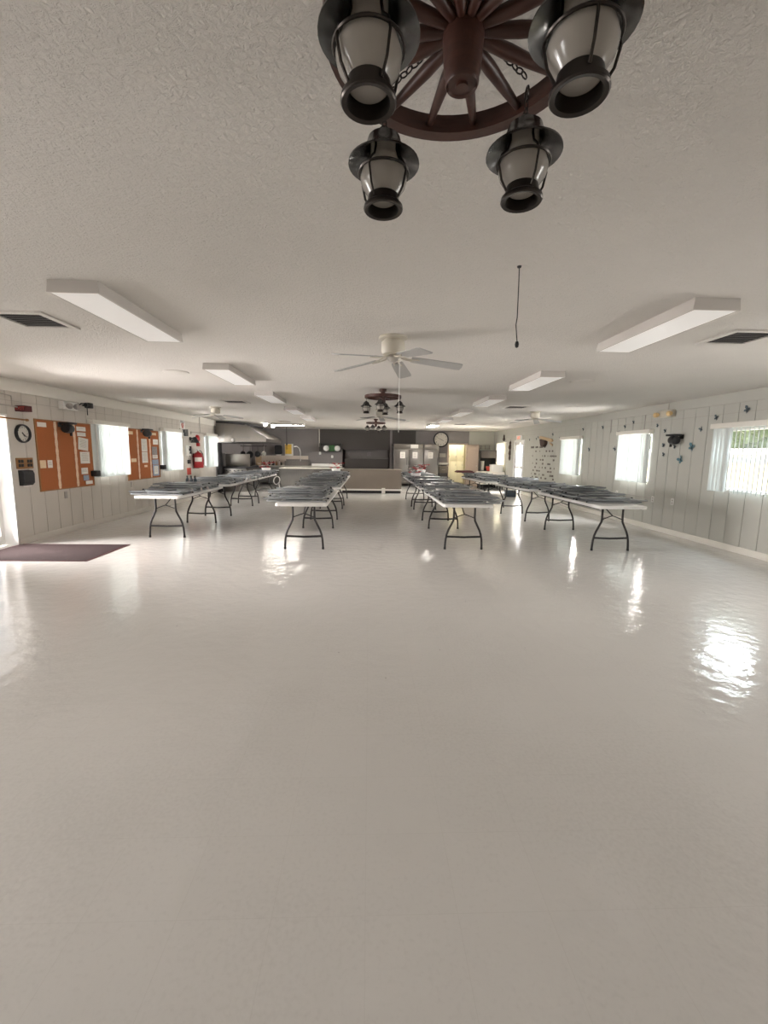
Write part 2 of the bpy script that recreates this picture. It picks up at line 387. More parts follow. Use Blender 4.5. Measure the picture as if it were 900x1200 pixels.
window('L', *LW[3], light=WL, label='white vertical blind between the two cork boards on the left wall', bx=(-.08,-.03))
window('L', *LW[4], light=WL, label='white vertical blind on the left wall between cork board and fire extinguisher', bx=(-.02,-.03))
window('L', *LW[5], light=WL, label='white vertical blind on the left wall beside the steel kitchen hood')
window('R', *RW[0], light=W_ADDED, blind=False, grid=True); window('R', *RW[1], light=W_ADDED, blind=False, grid=True)  # unseen right windows, likewise added to light the front
window('R', *RW[2], light=0, grid=True, openv=True, label='opened white vertical blind at the right edge showing yellow siding outside')
window('R', *RW[3], light=WL, label='white vertical blind on the right wall beside the emergency light', grid=True)
window('R', *RW[4], light=WL, label='white vertical blind on the right wall beside the dark lettering', grid=True)
window('R', *RW[6], light=WL*.6, blind=False, grid=True)

# left glass entrance door
mb = MB(); y0, y1 = 5.80, 6.79
mb.box(XL-.26, y0-.03, 0, XL+.002, y0, 2.0); mb.box(XL-.26, y1-.025, 0, XL+.002, y1-.0005, 2.0); mb.box(XL-.26, y0, 1.97, XL+.002, y1-.025, 2.0)
d1 = struct(mb, 'door_1', 'white_paint')
mb = MB(); X0, X1 = XL-.235, XL-.19; y1 = 6.76
mb.box(X0, y0, .01, X1, y0+.07, 1.96); mb.box(X0, y1-.07, .01, X1, y1, 1.96); mb.box(X0, y0+.07, 1.88, X1, y1-.07, 1.96); mb.box(X0, y0+.07, .01, X1, y1-.07, .16)
mb.build('door_leaf', 'white_paint', d1)
mb = MB(); mb.box(XL-.215, y0+.07, .16, XL-.21, y1-.07, 1.88); mb.build('pane', 'pane', d1)
mb = MB(); mb.tube([(X1, y0+.15, 1.0), (X1+.06, y0+.15, 1.0), (X1+.06, y1-.15, 1.0), (X1, y1-.15, 1.0)], .014); mb.build('push_bar', 'silver', d1)
def area(loc, rot, sx, sy, e, col=(1,.96,.9)):
    L = bpy.data.lights.new('daylight', 'AREA'); L.shape = 'RECTANGLE'; L.size = sx; L.size_y = sy; L.energy = e; L.color = col
    o = bpy.data.objects.new('daylight', L); C.objects.link(o); o.location = loc; o.rotation_euler = rot; return o
area((XL-3.0, 6.2, 1.5), (0,-PI/2,0), 2.8, 3.0, 2600, (1,.94,.91))
# right exit door near the back: frame, two white leaves with glass, bright outside
mb = MB(); y0, y1 = 16.35, 17.3
mb.box(XR-.02, y0-.09, 0, XR+.12, y0, 2.05); mb.box(XR-.02, y1, 0, XR+.12, y1+.09, 2.05); mb.box(XR-.02, y0, 1.96, XR+.12, y1, 2.05)
d2 = struct(mb, 'door_2', 'white_paint')
mb = MB(); X0, X1 = XR+.03, XR+.07
for a, b in ((y0, y0+.46), (y0+.49, y1)):
    mb.box(X0, a, .01, X1, a+.07, 1.96); mb.box(X0, b-.07, .01, X1, b, 1.96); mb.box(X0, a+.07, 1.86, X1, b-.07, 1.96); mb.box(X0, a+.07, .01, X1, b-.07, .2); mb.box(X0, a+.07, .95, X1, b-.07, 1.05)
mb.build('door_leaf', 'white_paint', d2)
mb = MB(); mb.box(XR+.048, y0+.07, .2, XR+.052, y1-.07, 1.86); mb.build('pane', 'pane', d2)
area((XR+3.0, 16.6, 1.5), (0,PI/2,0), 2.8, 3.0, 3800, (1,.965,.91))

# open sky over the yard outside the uncovered right-hand window
area((XR+2.0, 6.8, 3.5), (0, math.radians(76), 0), 1.6, 5, 1000, (.84,.94,1))
# closet doorway in the back wall with cream doors inside and an open beige leaf
mb = MB(); mb.box(3.66, YB-.02, 0, 3.73, YB+.16, 1.98); mb.box(4.55, YB-.02, 0, 4.62, YB+.16, 1.98); mb.box(3.73, YB-.02, 1.91, 4.55, YB+.16, 1.98)
d3 = struct(mb, 'door_3', 'beige_door')
mb = MB(); mb.box(-.40, -.02, .01, .40, .02, 1.91, bevel=.004)
for z in (.25, 1.05):
    mb.box(-.30, -.026, z, .30, -.018, z+.7)
o = mb.build('door_leaf', 'beige_door', d3); o.location = (4.60+.40*math.sin(.45), YB-.03-.40*math.cos(.45), 0); o.rotation_euler = (0,0,-PI/2+.45)
mb = MB(); mb.lathe([(.0,0),(.028,.008),(.03,.03),(.012,.045),(.012,.06)], (0,0,0), 14, 'y'); k = mb.build('door_knob', 'chrome', o); k.location = (.34,-.06,.95)
cup = empty('closet_cabinet', (4.15, YB+1.15, 0), 0, 'tall cream closet cabinet standing behind the open beige door', 'cabinet')
mb = MB(); mb.box(-.53, -.05, .08, .53, .14, 2.3); mb.build('carcass', 'cream_door', cup)
for i, (a, b) in enumerate(((-.52,-.17), (-.16,.18), (.19,.52))):
    for z0, z1 in ((.1,1.12), (1.14,2.28)):
        mb = MB(); mb.box(a, -.075, z0, b, -.05, z1, bevel=.004); dd = mb.build('door', 'cream_door', cup)
        mb = MB(); mb.tube([(b-.05,-.075,(1.0 if z0<1 else 1.3)), (b-.05,-.10,(1.0 if z0<1 else 1.3)), (b-.05,-.10,(.9 if z0<1 else 1.4)), (b-.05,-.075,(.9 if z0<1 else 1.4))], .006, 6); mb.build('handle', 'black', dd)
area((4.15, YB+.55, 2.5), (0,0,0), .3, .6, 13, (1,.94,.78))
mb = MB(); mb.lathe([(.0,H),(.13,H),(.13,H-.03),(.10,H-.07),(.0,H-.085)], (4.15, YB+.75, 0)); tag(mb.build('closet_light', 'lens_on'), 'round lit lamp on the ceiling of the closet', 'lamp')

# outside, seen through the open blind at the right
mb = MB(); mb.box(XR+.16, -6, -.15, XR+14, 30, -.12); tag(mb.build('outside_ground', 'concrete'), None, None, None, 'structure')
mb = MB(); mb.box(XL-14, -6, -.15, XL-.16, 30, -.12); tag(mb.build('outside_ground', 'concrete'), None, None, None, 'structure')
mb = MB()
for k in range(10): mb.box(9.3-.015*(k%2), 3, .0+k*.155, 9.5, 20, .15+k*.155)
tag(mb.build('garden_wall', 'cream_siding'), 'pale yellow wall of siding outside the right-hand window', 'wall')
mb = MB(); mb.box(9.2, 3, 1.56, 9.6, 20, 1.72); tag(mb.build('wall_coping', 'white_paint'), 'white coping on the yellow wall outside the right-hand window', 'coping')
hb = bmesh.new(); bmesh.ops.create_grid(hb, x_segments=150, y_segments=24, size=.5)
for v in hb.verts:
    y = 3+17*(v.co.x+.5); z = 1.2+3.4*(v.co.y+.5)
    v.co = Vector((10.6+random.uniform(-.25,.25), y+random.uniform(-.05,.05), z+random.uniform(-.06,.06)))
res = bmesh.ops.extrude_face_region(hb, geom=hb.faces[:])
for v in [g for g in res['geom'] if isinstance(g, bmesh.types.BMVert)]: v.co.x += .9
mb = MB(); mb.b.free(); mb.b = hb; tag(mb.build('hedge', 'leaf'), 'leafy hedge above the yellow wall outside the right-hand window', 'hedge')

# ------------------------------------------------------------------ wagon wheel chandeliers
def lantern_parts(root, hang):
    # base of lantern at z = 0 of its own frame; hang = height of the hook it hangs from
    mb = MB(); mb.lathe([(.037,.036),(.040,.036),(.0415,.028),(.043,.014),(.0515,.008),(.0525,.0),(.050,-.003),(.041,-.001),(.039,.01),(.0375,.022),(.037,.036)], seg=32, cap=False)
    base = mb.build('lantern', 'bronze', root)
    mb = MB(); mb.lathe([(.0,.020),(.030,.020),(.0365,.024),(.042,.036),(.057,.056),(.062,.074),(.057,.094),(.043,.113),(.0365,.127),(.0355,.172)], seg=32, cap=False); mb.build('glass_globe', 'frost', base)
    mb = MB(); mb.lathe([(.0,.180),(.034,.176),(.042,.160),(.050,.142),(.068,.124),(.090,.1115),(.094,.1085),(.0935,.1125),(.072,.127),(.055,.144),(.046,.158),(.042,.172),(.020,.188),(.012,.196),(.0,.197)], seg=36, cap=False); mb.build('lantern_hood', 'hood_metal', base)
    mb = MB()
    for k in range(4):
        a = PI/4+k*PI/2+.5
        pr = [(.044,.018),(.059,.042),(.068,.078),(.062,.098),(.045,.116),(.039,.135),(.039,.16)]
        mb.tube([(r*math.cos(a), r*math.sin(a), z) for r,z in pr], .003, 6)
    mb.ring((0,0,.088), .0655, .0032, 36, 6)
    mb.build('wire_cage', 'bronze', base)
    mb = MB()
    n = max(2, round((hang-.197)/.016)); step = (hang-.195)/n
    for k in range(n):
        z = .197+step*(k+.5); rr = step*.62
        pts = []
        for j in range(10):
            a = 2*PI*j/10; p = (rr*.55*math.cos(a), 0, rr*math.sin(a)) if k%2 else (0, rr*.55*math.cos(a), rr*math.sin(a))
            pts.append((p[0], p[1], z+p[2]))
        mb.tube(pts, .0018, 5, closed=True)
    mb.build('chain', 'bronze', base)
    return base
def chandelier(x, y, label, pos, spin):
    root = empty('wagon_wheel_chandelier', (x, y, 2.15), 0, label, 'chandelier', 'wagon wheel chandeliers on the ceiling')
    mb = MB(); mb.lathe([(.268,.238),(.302,.238),(.302,.282),(.268,.282),(.268,.238)], seg=72, cap=False); mb.build('wheel_rim', 'wood', root)
    mb = MB(); mb.lathe([(.0,.148),(.014,.148),(.014,.154),(.030,.156),(.034,.152),(.037,.158),(.037,.170),(.040,.180),(.045,.25),(.044,.285),(.036,.292),(.036,.34),(.062,.345),(.062,.386),(.0,.386)], seg=28); mb.build('hub', 'wood', root)
    for k in range(14):
        a = spin+k*2*PI/14; c, s_ = math.cos(a), math.sin(a)
        mb = MB(); mb.tube([(r*c, r*s_, .258) for r in (.036,.07,.12,.20,.262,.272)], [.011,.0135,.015,.012,.009,.009], 10); mb.build('spoke', 'wood', root)
    for px, py in pos:
        b = lantern_parts(root, .245); b.location = (px, py, 0); b.rotation_euler = (0,0,random.uniform(0,1.5))
        ang = math.atan2(py, px); r0 = math.hypot(px, py)
        mb = MB(); mb.ring((px,py,.250), .012, .0025, 16, 6, 'x')
        for j in range(9):
            rr = r0-.015-j*.019; 
            pts = [(rr*math.cos(ang)+.011*math.cos(t)*math.cos(ang)+(.007*math.sin(t)*-math.sin(ang) if j%2 else 0), rr*math.sin(ang)+.011*math.cos(t)*math.sin(ang)+(.007*math.sin(t)*math.cos(ang) if j%2 else 0), .281+(0 if j%2 else .007*math.sin(t))) for t in [2*PI*q/10 for q in range(10)]]
            mb.tube(pts, .0018, 5, closed=True)
        mb.build('hanging_chain', 'bronze', root)
    return root
c1 = (.196, 1.06)
chandelier(*c1, 'large dark wagon wheel chandelier with four lanterns, nearest, at the top of the photo', [(-.203,-.156),(-.164,.200),(.190,.139),(.178,-.194)], math.radians(46.5))
def four(d, r=.28): return [(r*math.cos(d+k*PI/2), r*math.sin(d+k*PI/2)) for k in range(4)]
chandelier(.219, 7.3, 'wagon wheel chandelier with four lanterns hanging just beyond the white ceiling fan', four(-.17), .2)
chandelier(.198, 13.73, 'farthest wagon wheel chandelier, small, in front of the dark back wall', four(-.35), .3)

# ------------------------------------------------------------------ ceiling fans
def fan(x, y, label, a0, chain=.55, col='fan_cream'):
    root = empty('ceiling_fan', (x, y, H), 0, label, 'fan', 'white ceiling fans')
    mb = MB(); mb.lathe([(.0,0),(.128,0),(.130,-.012),(.122,-.020),(.085,-.026),(.085,-.034),(.105,-.045),(.108,-.125),(.095,-.150),(.06,-.158),(.0,-.158)], seg=36); mb.build('motor_housing', col, root)
    mb = MB(); mb.lathe([(.0,-.158),(.055,-.158),(.058,-.185),(.045,-.200),(.028,-.215),(.0,-.217)], seg=24); mb.build('switch_cup', 'chrome', root)
    for k in range(5):
        a = a0+k*2*PI/5; R_ = Matrix.Rotation(a, 3, 'Z') @ Matrix.Rotation(math.radians(6.5), 3, 'Y') @ Matrix.Rotation(math.radians(-11), 3, 'X')
        mb = MB(); prof = [(.17,-.050),(.20,-.056),(.60,-.068),(.635,-.060),(.642,0),(.635,.060),(.60,.068),(.20,.056),(.17,.050)]
        mb.prism(prof, 'z', -.004, .004)
        for v in mb.b.verts: v.co = R_ @ v.co + Vector((0,0,-.172))
        bl = mb.build('blade', 'blade', root)
        mb = MB(); R2 = Matrix.Rotation(a, 3, 'Z')
        for q in (-1, 1): mb.tube([R2 @ Vector(p) for p in ((.05,q*.012,-.165),(.10,q*.03,-.185),(.145,q*.02,-.196),(.18,q*.028,-.2),(.24,q*.03,-.203))], .006, 6)
        mb.build('blade_bracket', col, root)
    if chain:
        mb = MB(); mb.tube([(.055,-.02,-.19),(.06,-.02,-.20),(.06,-.02,-.20-chain)], .0022, 5); mb.lathe([(.0,-.2-chain-.03),(.006,-.2-chain-.02),(.004,-.2-chain),(.0,-.2-chain)], (.06,-.02,0), 8); mb.build('pull_chain', 'chrome', root)
    return root
fan(.208, 4.064, 'white five-blade ceiling fan with long pull chain, nearest, centre of the photo', math.radians(3), .62)
fan(-3.72, 10.8, 'white ceiling fan near the left wall in front of the kitchen hood', math.radians(20), .0)
fan(4.03, 10.6, 'white ceiling fan near the right wall above the far tables', math.radians(-8), .0)
fan(.26, 10.7, 'white ceiling fan between the two small wagon wheel chandeliers', math.radians(10), .0)

# ------------------------------------------------------------------ fluorescent fixtures
def fixture(x, y, label, on=False, rz=0):
    # x, y: centre of near end
    root = empty('ceiling_light', (x, y, H), rz, label, 'light', 'box ceiling lights in two rows')
    w = .152
    mb = MB(); mb.box(-w, 0, -.012, w, 1.22, 0); mb.prism([(-w-.008,-.075),(w+.008,-.075),(w+.008,-.066),(w,-.012),(-w,-.012),(-w-.008,-.066)], 'y', 0, .012)
    mb.prism([(-w-.008,-.075),(w+.008,-.075),(w+.008,-.066),(w,-.012),(-w,-.012),(-w-.008,-.066)], 'y', 1.208, 1.22)
    for sgn in (-1,1): mb.prism([(sgn*(w+.008),-.075),(sgn*(w+.008),-.066),(sgn*w,-.012),(sgn*(w-.008),-.012),(sgn*(w-.008),-.075)], 'y', .012, 1.208)
    mb.build('housing', 'fixture_paint', root)
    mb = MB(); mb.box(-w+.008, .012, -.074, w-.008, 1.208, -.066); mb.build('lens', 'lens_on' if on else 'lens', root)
    return root
ords = ['nearest', 'second', 'third', 'fourth', 'fifth', 'sixth']
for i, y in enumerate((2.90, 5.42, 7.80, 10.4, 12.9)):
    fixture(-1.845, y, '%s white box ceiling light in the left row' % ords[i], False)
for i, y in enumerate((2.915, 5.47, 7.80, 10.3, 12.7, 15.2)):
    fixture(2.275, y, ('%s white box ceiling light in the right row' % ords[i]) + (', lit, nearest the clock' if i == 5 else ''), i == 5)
fixture(-2.45, 16.6, 'lit box ceiling light crosswise above the kitchen counter', True, PI/2)
kl = empty('spot_light', (-3.75, 16.6, H), 0, 'small lit twin lamp on the kitchen ceiling beside the hood', 'light')
mb = MB(); mb.lathe([(.0,0),(.07,0),(.07,-.03),(.0,-.035)]); mb.build('canopy', 'white_plastic', kl)
for dx, dz in ((-.16,-.06), (.13,-.11)):
    mb = MB(); mb.lathe([(.0,dz-.06),(.045,dz-.05),(.06,dz),(.04,dz+.05),(.0,dz+.055)], (dx,0,0)); mb.build('bulb', 'lens_on', kl)
    mb = MB(); mb.tube([(0,0,-.02),(dx,0,dz)], .012); mb.build('arm', 'silver', kl)

# ceiling vents, discs, detector, cords
def vent(x, y, label, w=.46, n=7):
    root = empty('ceiling_vent', (x, y, H), 0, label, 'vent', 'square louvred ceiling vents')
    h = w/2; mb = MB()
    for a in ((-h,-h,h,-h+.05), (-h,h-.05,h,h), (-h,-h+.05,-h+.05,h-.05), (h-.05,-h+.05,h,h-.05)): mb.box(a[0], a[1], -.014, a[2], a[3], 0)
    mb.build('frame', 'ceiling', root)
    mb = MB(); mb.box(-h+.05, -h+.05, -.002, h-.05, h-.05, 0); mb.build('backing', 'dark', root)
    mb = MB()
    for k in range(n):
        yy = -h+.07+k*(w-.14)/(n-1); mb.box(-h+.05, yy-.012, -.0125, h-.05, yy+.012, -.0105, rot=Matrix.Rotation(.28, 3, 'X'))
    mb.build('louvres', 'slat_grey', root)
    return root
vent(-2.74, 3.78, 'dark louvred ceiling vent beside the nearest left box light, by the photo edge')
vent(3.20, 3.80, 'dark louvred ceiling vent beside the nearest right box light, by the photo edge')
vent(-2.85, 9.5, 'small dark ceiling vent in front of the left ceiling fan', .5, 4)
vent(3.22, 9.6, 'small dark ceiling vent in front of the right ceiling fan', .5, 4)
vent(-2.94, 15.4, 'far dark ceiling vent near the lit kitchen light', .5, 4)
vent(3.20, 15.4, 'far dark ceiling vent above the open closet door', .5, 4)
for x, y, l in ((-2.6, 6.08, 'flat round white ceiling plate beside the second left box light'), (3.0, 6.19, 'flat round white ceiling plate beside the second right box light'),
                (-4.6, 9.2, 'flat round white ceiling plate near the left wall above the windows'), (4.4, 9.4, 'flat round white ceiling plate near the right wall above the windows')):
    mb = MB(); mb.lathe([(.0,0),(.165,0),(.165,-.005),(.15,-.010),(.0,-.012)], (x,y,H), 36); tag(mb.build('ceiling_plate', 'ceiling'), l, 'ceiling plate', 'round ceiling plates')
mb = MB(); mb.lathe([(.0,0),(.06,0),(.06,-.02),(.045,-.035),(.0,-.037)], (1.24,14.2,H)); tag(mb.build('smoke_detector', 'white_plastic'), 'small round smoke detector on the ceiling before the steel refrigerators', 'detector')
pc = empty('pull_cord', (.822, 2.527, H), 0, 'thin dark cord with a black plug hanging alone from the ceiling', 'cord')  # plain hanging pull cord with a plug, no switch
mb = MB(); mb.tube([(0,0,0),(.002,0,-.10),(.003,0,-.27),(-.002,0,-.31),(.004,0,-.36),(.010,0,-.405)], .0028, 6); mb.build('cord', 'iron', pc)
mb = MB(); mb.lathe([(.0,-.435),(.009,-.430),(.012,-.415),(.008,-.400),(.0,-.398)], (.009,0,0), 10); mb.build('plug', 'black', pc)
mb = MB(); mb.lathe([(.0,0),(.013,0),(.010,-.008),(.0,-.009)], seg=12); mb.build('hook', 'iron', pc)
pc = empty('hanging_sprayer', (-3.62, 19.3, H), 0, 'dark cord with sprayer hanging down over the kitchen sink', 'sprayer')
mb = MB(); mb.tube([(0,0,0),(0,0,-.95)], .012, 6); mb.build('cord', 'iron', pc)
mb = MB(); mb.lathe([(.0,-.80),(.03,-.78),(.035,-.72),(.012,-.66),(.0,-.655)], (0,0,0), 10); mb.build('sprayer', 'black', pc)

# ------------------------------------------------------------------ folding tables
def table_mesh_set(L):
    W = .76; root = empty('folding_table', (0,0,0))
    mb = MB(); mb.prism(rounded(W, L, .05), 'z', .703, .742)
    mb.prism(rounded(W-.02, L-.02, .045), 'z', .742, .746)
    top = mb.build('tabletop', 'table_top', root)
    mb = MB()
    for sx in (-1,1): mb.box(sx*.33-.012, -L/2+.10, .685, sx*.33+.012, L/2-.10, .703)
    mb.build('apron_rail', 'iron', root)
    for e in (-1, 1):
        yy = e*(L/2-.29)
        mb = MB()
        for sx in (-1, 1):
            mb.tube([(sx*x, yy, z) for x, z in ((.165,.712),(.165,.52),(.172,.46),(.205,.39),(.245,.31),(.27,.24),(.285,.16),(.292,.06),(.293,.012))], .0165, 10)
        mb.tube([(-.277,yy,.205),(0,yy,.195),(.277,yy,.205)], .016, 8)
        mb.tube([(-.165,yy,.50),(-.05,yy,.545),(0,yy-e*.0,.56),(.05,yy,.545),(.165,yy,.50)], .008, 8)
        lg = mb.build('leg_frame', 'iron', root)
        mb = MB(); mb.tube([(0,yy,.56),(0,yy-e*.16,.63),(0,yy-e*.36,.705)], .009, 8); mb.build('brace', 'iron', lg)
        for sx in (-1, 1):
            mb = MB(); mb.lathe([(.0,0),(.019,0),(.019,.03),(.015,.034),(.0,.034)], (sx*.293,yy,0), 10); mb.build('foot_cap', 'rubber', lg)
    return root
T = {}
rows = {'LO': -3.48, 'LC': -1.0, 'RC': 1.5, 'RO': 3.85}
rowname = {'LO': 'far-left row', 'LC': 'left middle row', 'RC': 'right middle row', 'RO': 'far-right row'}
proto = {}
spec = [('LO',7.17,2.13,0,0), ('LO',9.72,2.44,0,1), ('LO',12.25,2.44,0,2), ('LC',6.32,2.44,0,0), ('LC',9.30,2.44,0,1), ('LC',11.9,2.44,0,2),
        ('RC',6.36,2.44,0,0), ('RC',9.28,2.44,0,1), ('RC',11.8,2.44,0,2), ('RO',6.33,2.44,0,0), ('RO',9.28,1.83,.14,1), ('RO',11.75,2.44,.06,2)]
pos_word = ['nearest', 'middle', 'farthest']
tables = []
for row, y, L, rz, k in spec:
    x = rows[row]
    if row == 'RO' and k: x = (3.74, 3.48)[k-1]
    lab = '%s white folding table in the %s, under stacked folded chairs' % (pos_word[k], rowname[row])
    if L not in proto:
        proto[L] = t = table_mesh_set(L); t.location = (x, y+L/2, 0); t.rotation_euler = (0,0,rz)
        tag(t, lab, 'table', 'white folding tables in four rows')
    else: t = dup(proto[L], (x, y+L/2, 0), rz, lab)
    tables.append((row, k, x, y+L/2, L, rz))

# ------------------------------------------------------------------ folded chairs
def chair_proto():
    root = empty('folding_chair', (0,0,0))
    mb = MB(); r = .0105; hw = .222
    pts = [(-.45,-hw,r)]+[(-.2,-hw,r+.001),(.2,-hw+.003,r+.001),(.38,-hw+.01,r)]
    arc = [(.38+.07*math.sin(t), -hw+.01+.07-.07*math.cos(t), r) for t in [PI/2*q/5 for q in range(1,6)]]
    half = pts+arc
    full = half+[(x,-y,z) for x,y,z in half[::-1]]
    mb.tube(full, r, 8)
    mb.tube([(-.36,-hw,r),(-.36,hw,r)], .007, 8)
    mb.build('frame', 'chair', root)
    mb = MB(); bb = []
    prof = [(.255,.024),(.262,.0285),(.36,.033),(.425,.028),(.43,.023),(.425,.021),(.36,.026),(.262,.0215)]
    mb.prism([(u,v) for u,v in prof], 'y', -hw+.012, hw-.012)
    mb.build('backrest', 'chair_seat', root)
    mb = MB(); mb.prism([(a-.0,b) for a,b in [(p[1]-.02,p[0]) for p in rounded(.37,.40,.06)]], 'z', .0235, .034)
    mb.prism([(p[1]-.02,p[0]) for p in rounded(.33,.36,.05)], 'z', .034, .0365); mb.build('seat', 'chair_seat', root)
    for s_ in (-1,1):
        mb = MB(); mb.tube([(.20,s_*.19,r+.004),(-.2,s_*.192,r+.003),(-.44,s_*.195,r)], .0095, 8); lg = mb.build('leg', 'chair', root)
        mb = MB(); mb.lathe([(.0,-.455),(.0125,-.455),(.0125,-.425),(.0,-.425)], (0,s_*.195,r+.002), 8, 'x'); mb.build('foot_cap', 'rubber', lg)
    mb = MB(); mb.tube([(-.30,-.192,r),(-.30,.192,r)], .006, 6); mb.build('stretcher', 'chair', root)
    return root
cp = None
layer_names = {1: ['alone'], 2: ['bottom','top'], 3: ['bottom','middle','top'], 4: ['bottom','second from bottom','third from bottom','top'], 5: ['bottom','second from bottom','third from bottom','fourth from bottom','top']}
stack_names = {4: ['front','second','third','rear'], 3: ['front','middle','rear']}
rowshort = {'LO': 'far-left row', 'LC': 'left middle row', 'RC': 'right middle row', 'RO': 'far-right row'}
plan = {('LO',0): (.13, [2,4,3]), ('LC',0): (.14, [2,4,3,2]), ('RC',0): (.10, [3,4,2,4]), ('RO',0): (.34, [2,3,5,3]), ('LO',1): (.05, [4,3,2,3]), ('RO',1): (.04, [4,3,5])}
for row, k, x, yc, L, rz in tables:
    n = 4 if L > 2.2 else 3
    start, counts = plan.get((row,k), (.08, [3,4,3,4][:n]))
    start += .26; step = (L-(.24 if (row,k) == ('LO',0) else .07)-.235-start)/(n-1)
    cr, sr = math.cos(rz), math.sin(rz)
    for s_ in range(n):
        nl = counts[s_]; z = .748
        bx_ = {'LC': -.14, 'LO': -.05, 'RC': .06, 'RO': .13}[row]+random.uniform(-.04,.04)
        flip0 = random.random() < .5
        for q in range(nl):
            ly = -L/2+start+s_*step+random.uniform(-.02,.02); lx = bx_+random.uniform(-.05,.05)
            flip = (q % 2 == 0) ^ flip0
            topc = q == nl-1 and nl > 2
            a = rz+(PI if flip else 0)+random.uniform(-.05,.05)*(2.2 if topc else 1)
            if topc: lx += random.uniform(-.08,.08)
            lab = 'grey folded chair, %s in %s stack, %s table, %s' % (layer_names[nl][q], stack_names[n][s_], pos_word[k], rowshort[row])
            loc = (x+lx*cr-ly*sr, yc+lx*sr+ly*cr, z)
            if cp is None:
                cp = chair_proto(); cp.location = loc; cp.rotation_euler = (0,0,a); tag(cp, lab, 'chair', 'folded metal chairs stacked on tables')
            else: dup(cp, loc, a, lab)
            z += .0375
TOPZ = .746

# small things among the chairs
def bouquet(x, y, z, label, red=True, n=14):
    root = empty('centrepiece', (x,y,z), 0, label, 'centrepiece', 'red and white table centrepieces')
    mb = MB(); mb.lathe([(.0,0),(.09,0),(.10,.05),(.09,.055),(.0,.055)], seg=16); mb.build('bowl', 'plate', root)
    for k in range(n):
        a = k*2.4; r = .03+.011*k*.9; c = Vector((r*math.cos(a), r*math.sin(a), .10+.05*math.cos(k)+.02*(k%3)))
        mb = MB()
        for p in range(5):
            b = a+p*2*PI/5; d = Vector((math.cos(b), math.sin(b), .45)).normalized(); s2 = Vector((-math.sin(b), math.cos(b), 0))*.016
            v = [mb.b.verts.new(q) for q in (c, c+d*.03+s2, c+d*.062, c+d*.03-s2)]; mb.b.faces.new(v)
            w = [mb.b.verts.new(q-Vector((0,0,.003))) for q in (c, c+d*.03+s2, c+d*.062, c+d*.03-s2)]; mb.b.faces.new(w[::-1])
        mb.build('flower', 'flower_red' if k%4 else 'flower_white', root)
    root.scale = (1.45, 1.45, 1.35)
    return root
bouquet(-1.03, 13.55, TOPZ+.175, 'red and white flower centrepiece on the left middle row of tables')
bouquet(1.66, 13.75, TOPZ+.155, 'small red centrepiece farthest back on the right middle row')
bouquet(1.30, 12.0, TOPZ+.132, 'larger red centrepiece in a white tray on the right middle row')
bouquet(-3.2, 13.6, TOPZ+.17, 'red centrepiece on the far-left row before the kitchen')
def shaker(x, y, z, label, m='flower_white', h=.09):
    root = empty('shaker', (x,y,z), 0, label, 'shaker', 'small shakers between the chairs')
    mb = MB(); mb.lathe([(.0,0),(.020,0),(.022,.01),(.017,h*.7),(.018,h*.72)], seg=12, cap=False); mb.build('body', m, root)
    mb = MB(); mb.lathe([(.019,h*.7),(.019,h*.9),(.010,h),(.0,h)], seg=12, cap=False); mb.build('lid', 'silver', root)
for i, (x,y) in enumerate(((-3.14,7.75),(-3.13,8.15),(-3.14,8.5))): shaker(x, y, TOPZ, '%s small shaker along the aisle edge of the nearest far-left table' % ['first','second','third'][i])
for i, (x,y) in enumerate(((-3.12,10.9),(-3.12,11.2),(-3.13,11.5))): shaker(x, y, TOPZ, '%s small shaker along the aisle edge of the middle far-left table' % ['first','second','third'][i])
def bottle(x, y, z, label, m='blue_bin', h=.2, r=.033, group='dark bottles on the table'):
    root = empty('bottle', (x,y,z), 0, label, 'bottle', group)
    mb = MB(); mb.lathe([(.0,0),(r,0),(r,h*.62),(r*.4,h*.78),(r*.4,h*.88)], seg=14, cap=False); mb.build('body', m, root)
    mb = MB(); mb.lathe([(r*.45,h*.87),(r*.45,h),(.0,h)], seg=12, cap=False); mb.build('cap', 'black', root)
for i, x in enumerate((-3.83,-3.75,-3.67)): bottle(x, 9.245, TOPZ, '%s of three dark bottles behind the chairs on the nearest far-left table' % ['leftmost','middle','rightmost'][i], h=.22)
bn = empty('plastic_tub', (5.05, 15.2, 0), 0, 'dark slate blue tub on the floor beyond the far-right tables', 'tub')
mb = MB(); mb.box(-.17,-.13,.0,.17,.13,.20, bevel=.015); mb.build('body', 'blue_bin', bn)
mb = MB(); mb.box(-.185,-.145,.20,.185,.145,.225, bevel=.008); mb.build('lid', 'blue_bin', bn)
# coil of white cord hanging from the far end of the far-left row
mb = MB()
cpts = []
for k in range(90):
    t = 2*PI*k/18; R_ = .12+.012*math.sin(k*.7); cpts.append((-3.13+R_*.85*math.cos(t), 14.74+.006*(k%18)/18+.010*(k//18), .52+R_*1.1*math.sin(t)))
cpts += [(-3.06,14.79,.38),(-3.04,14.79,.25),(-3.05,14.78,.18)]
mb.tube(cpts, .011, 6); mb.tube([(-3.13,14.74,.63),(-3.13,14.745,.70),(-3.13,14.70,.73)], .006, 5)
tag(mb.build('coiled_cord', 'white_plastic'), 'white coiled cord hanging at the end of the far-left tables', 'cord')

# floor mat
mt = empty('door_mat', (-4.60, 6.31, 0), 0, 'dark brown entrance mat on the floor inside the left door', 'mat')
mb = MB(); mb.box(-.80, -.505, .001, .80, .505, .010); mb.build('carpet', 'mat', mt)
mb = MB()
for a in ((-.83,-.53,.83,-.505), (-.83,.505,.83,.53), (-.83,-.505,-.80,.505), (.80,-.505,.83,.505)): mb.box(a[0],a[1],.001,a[2],a[3],.007)
mb.build('border', 'maroon', mt)

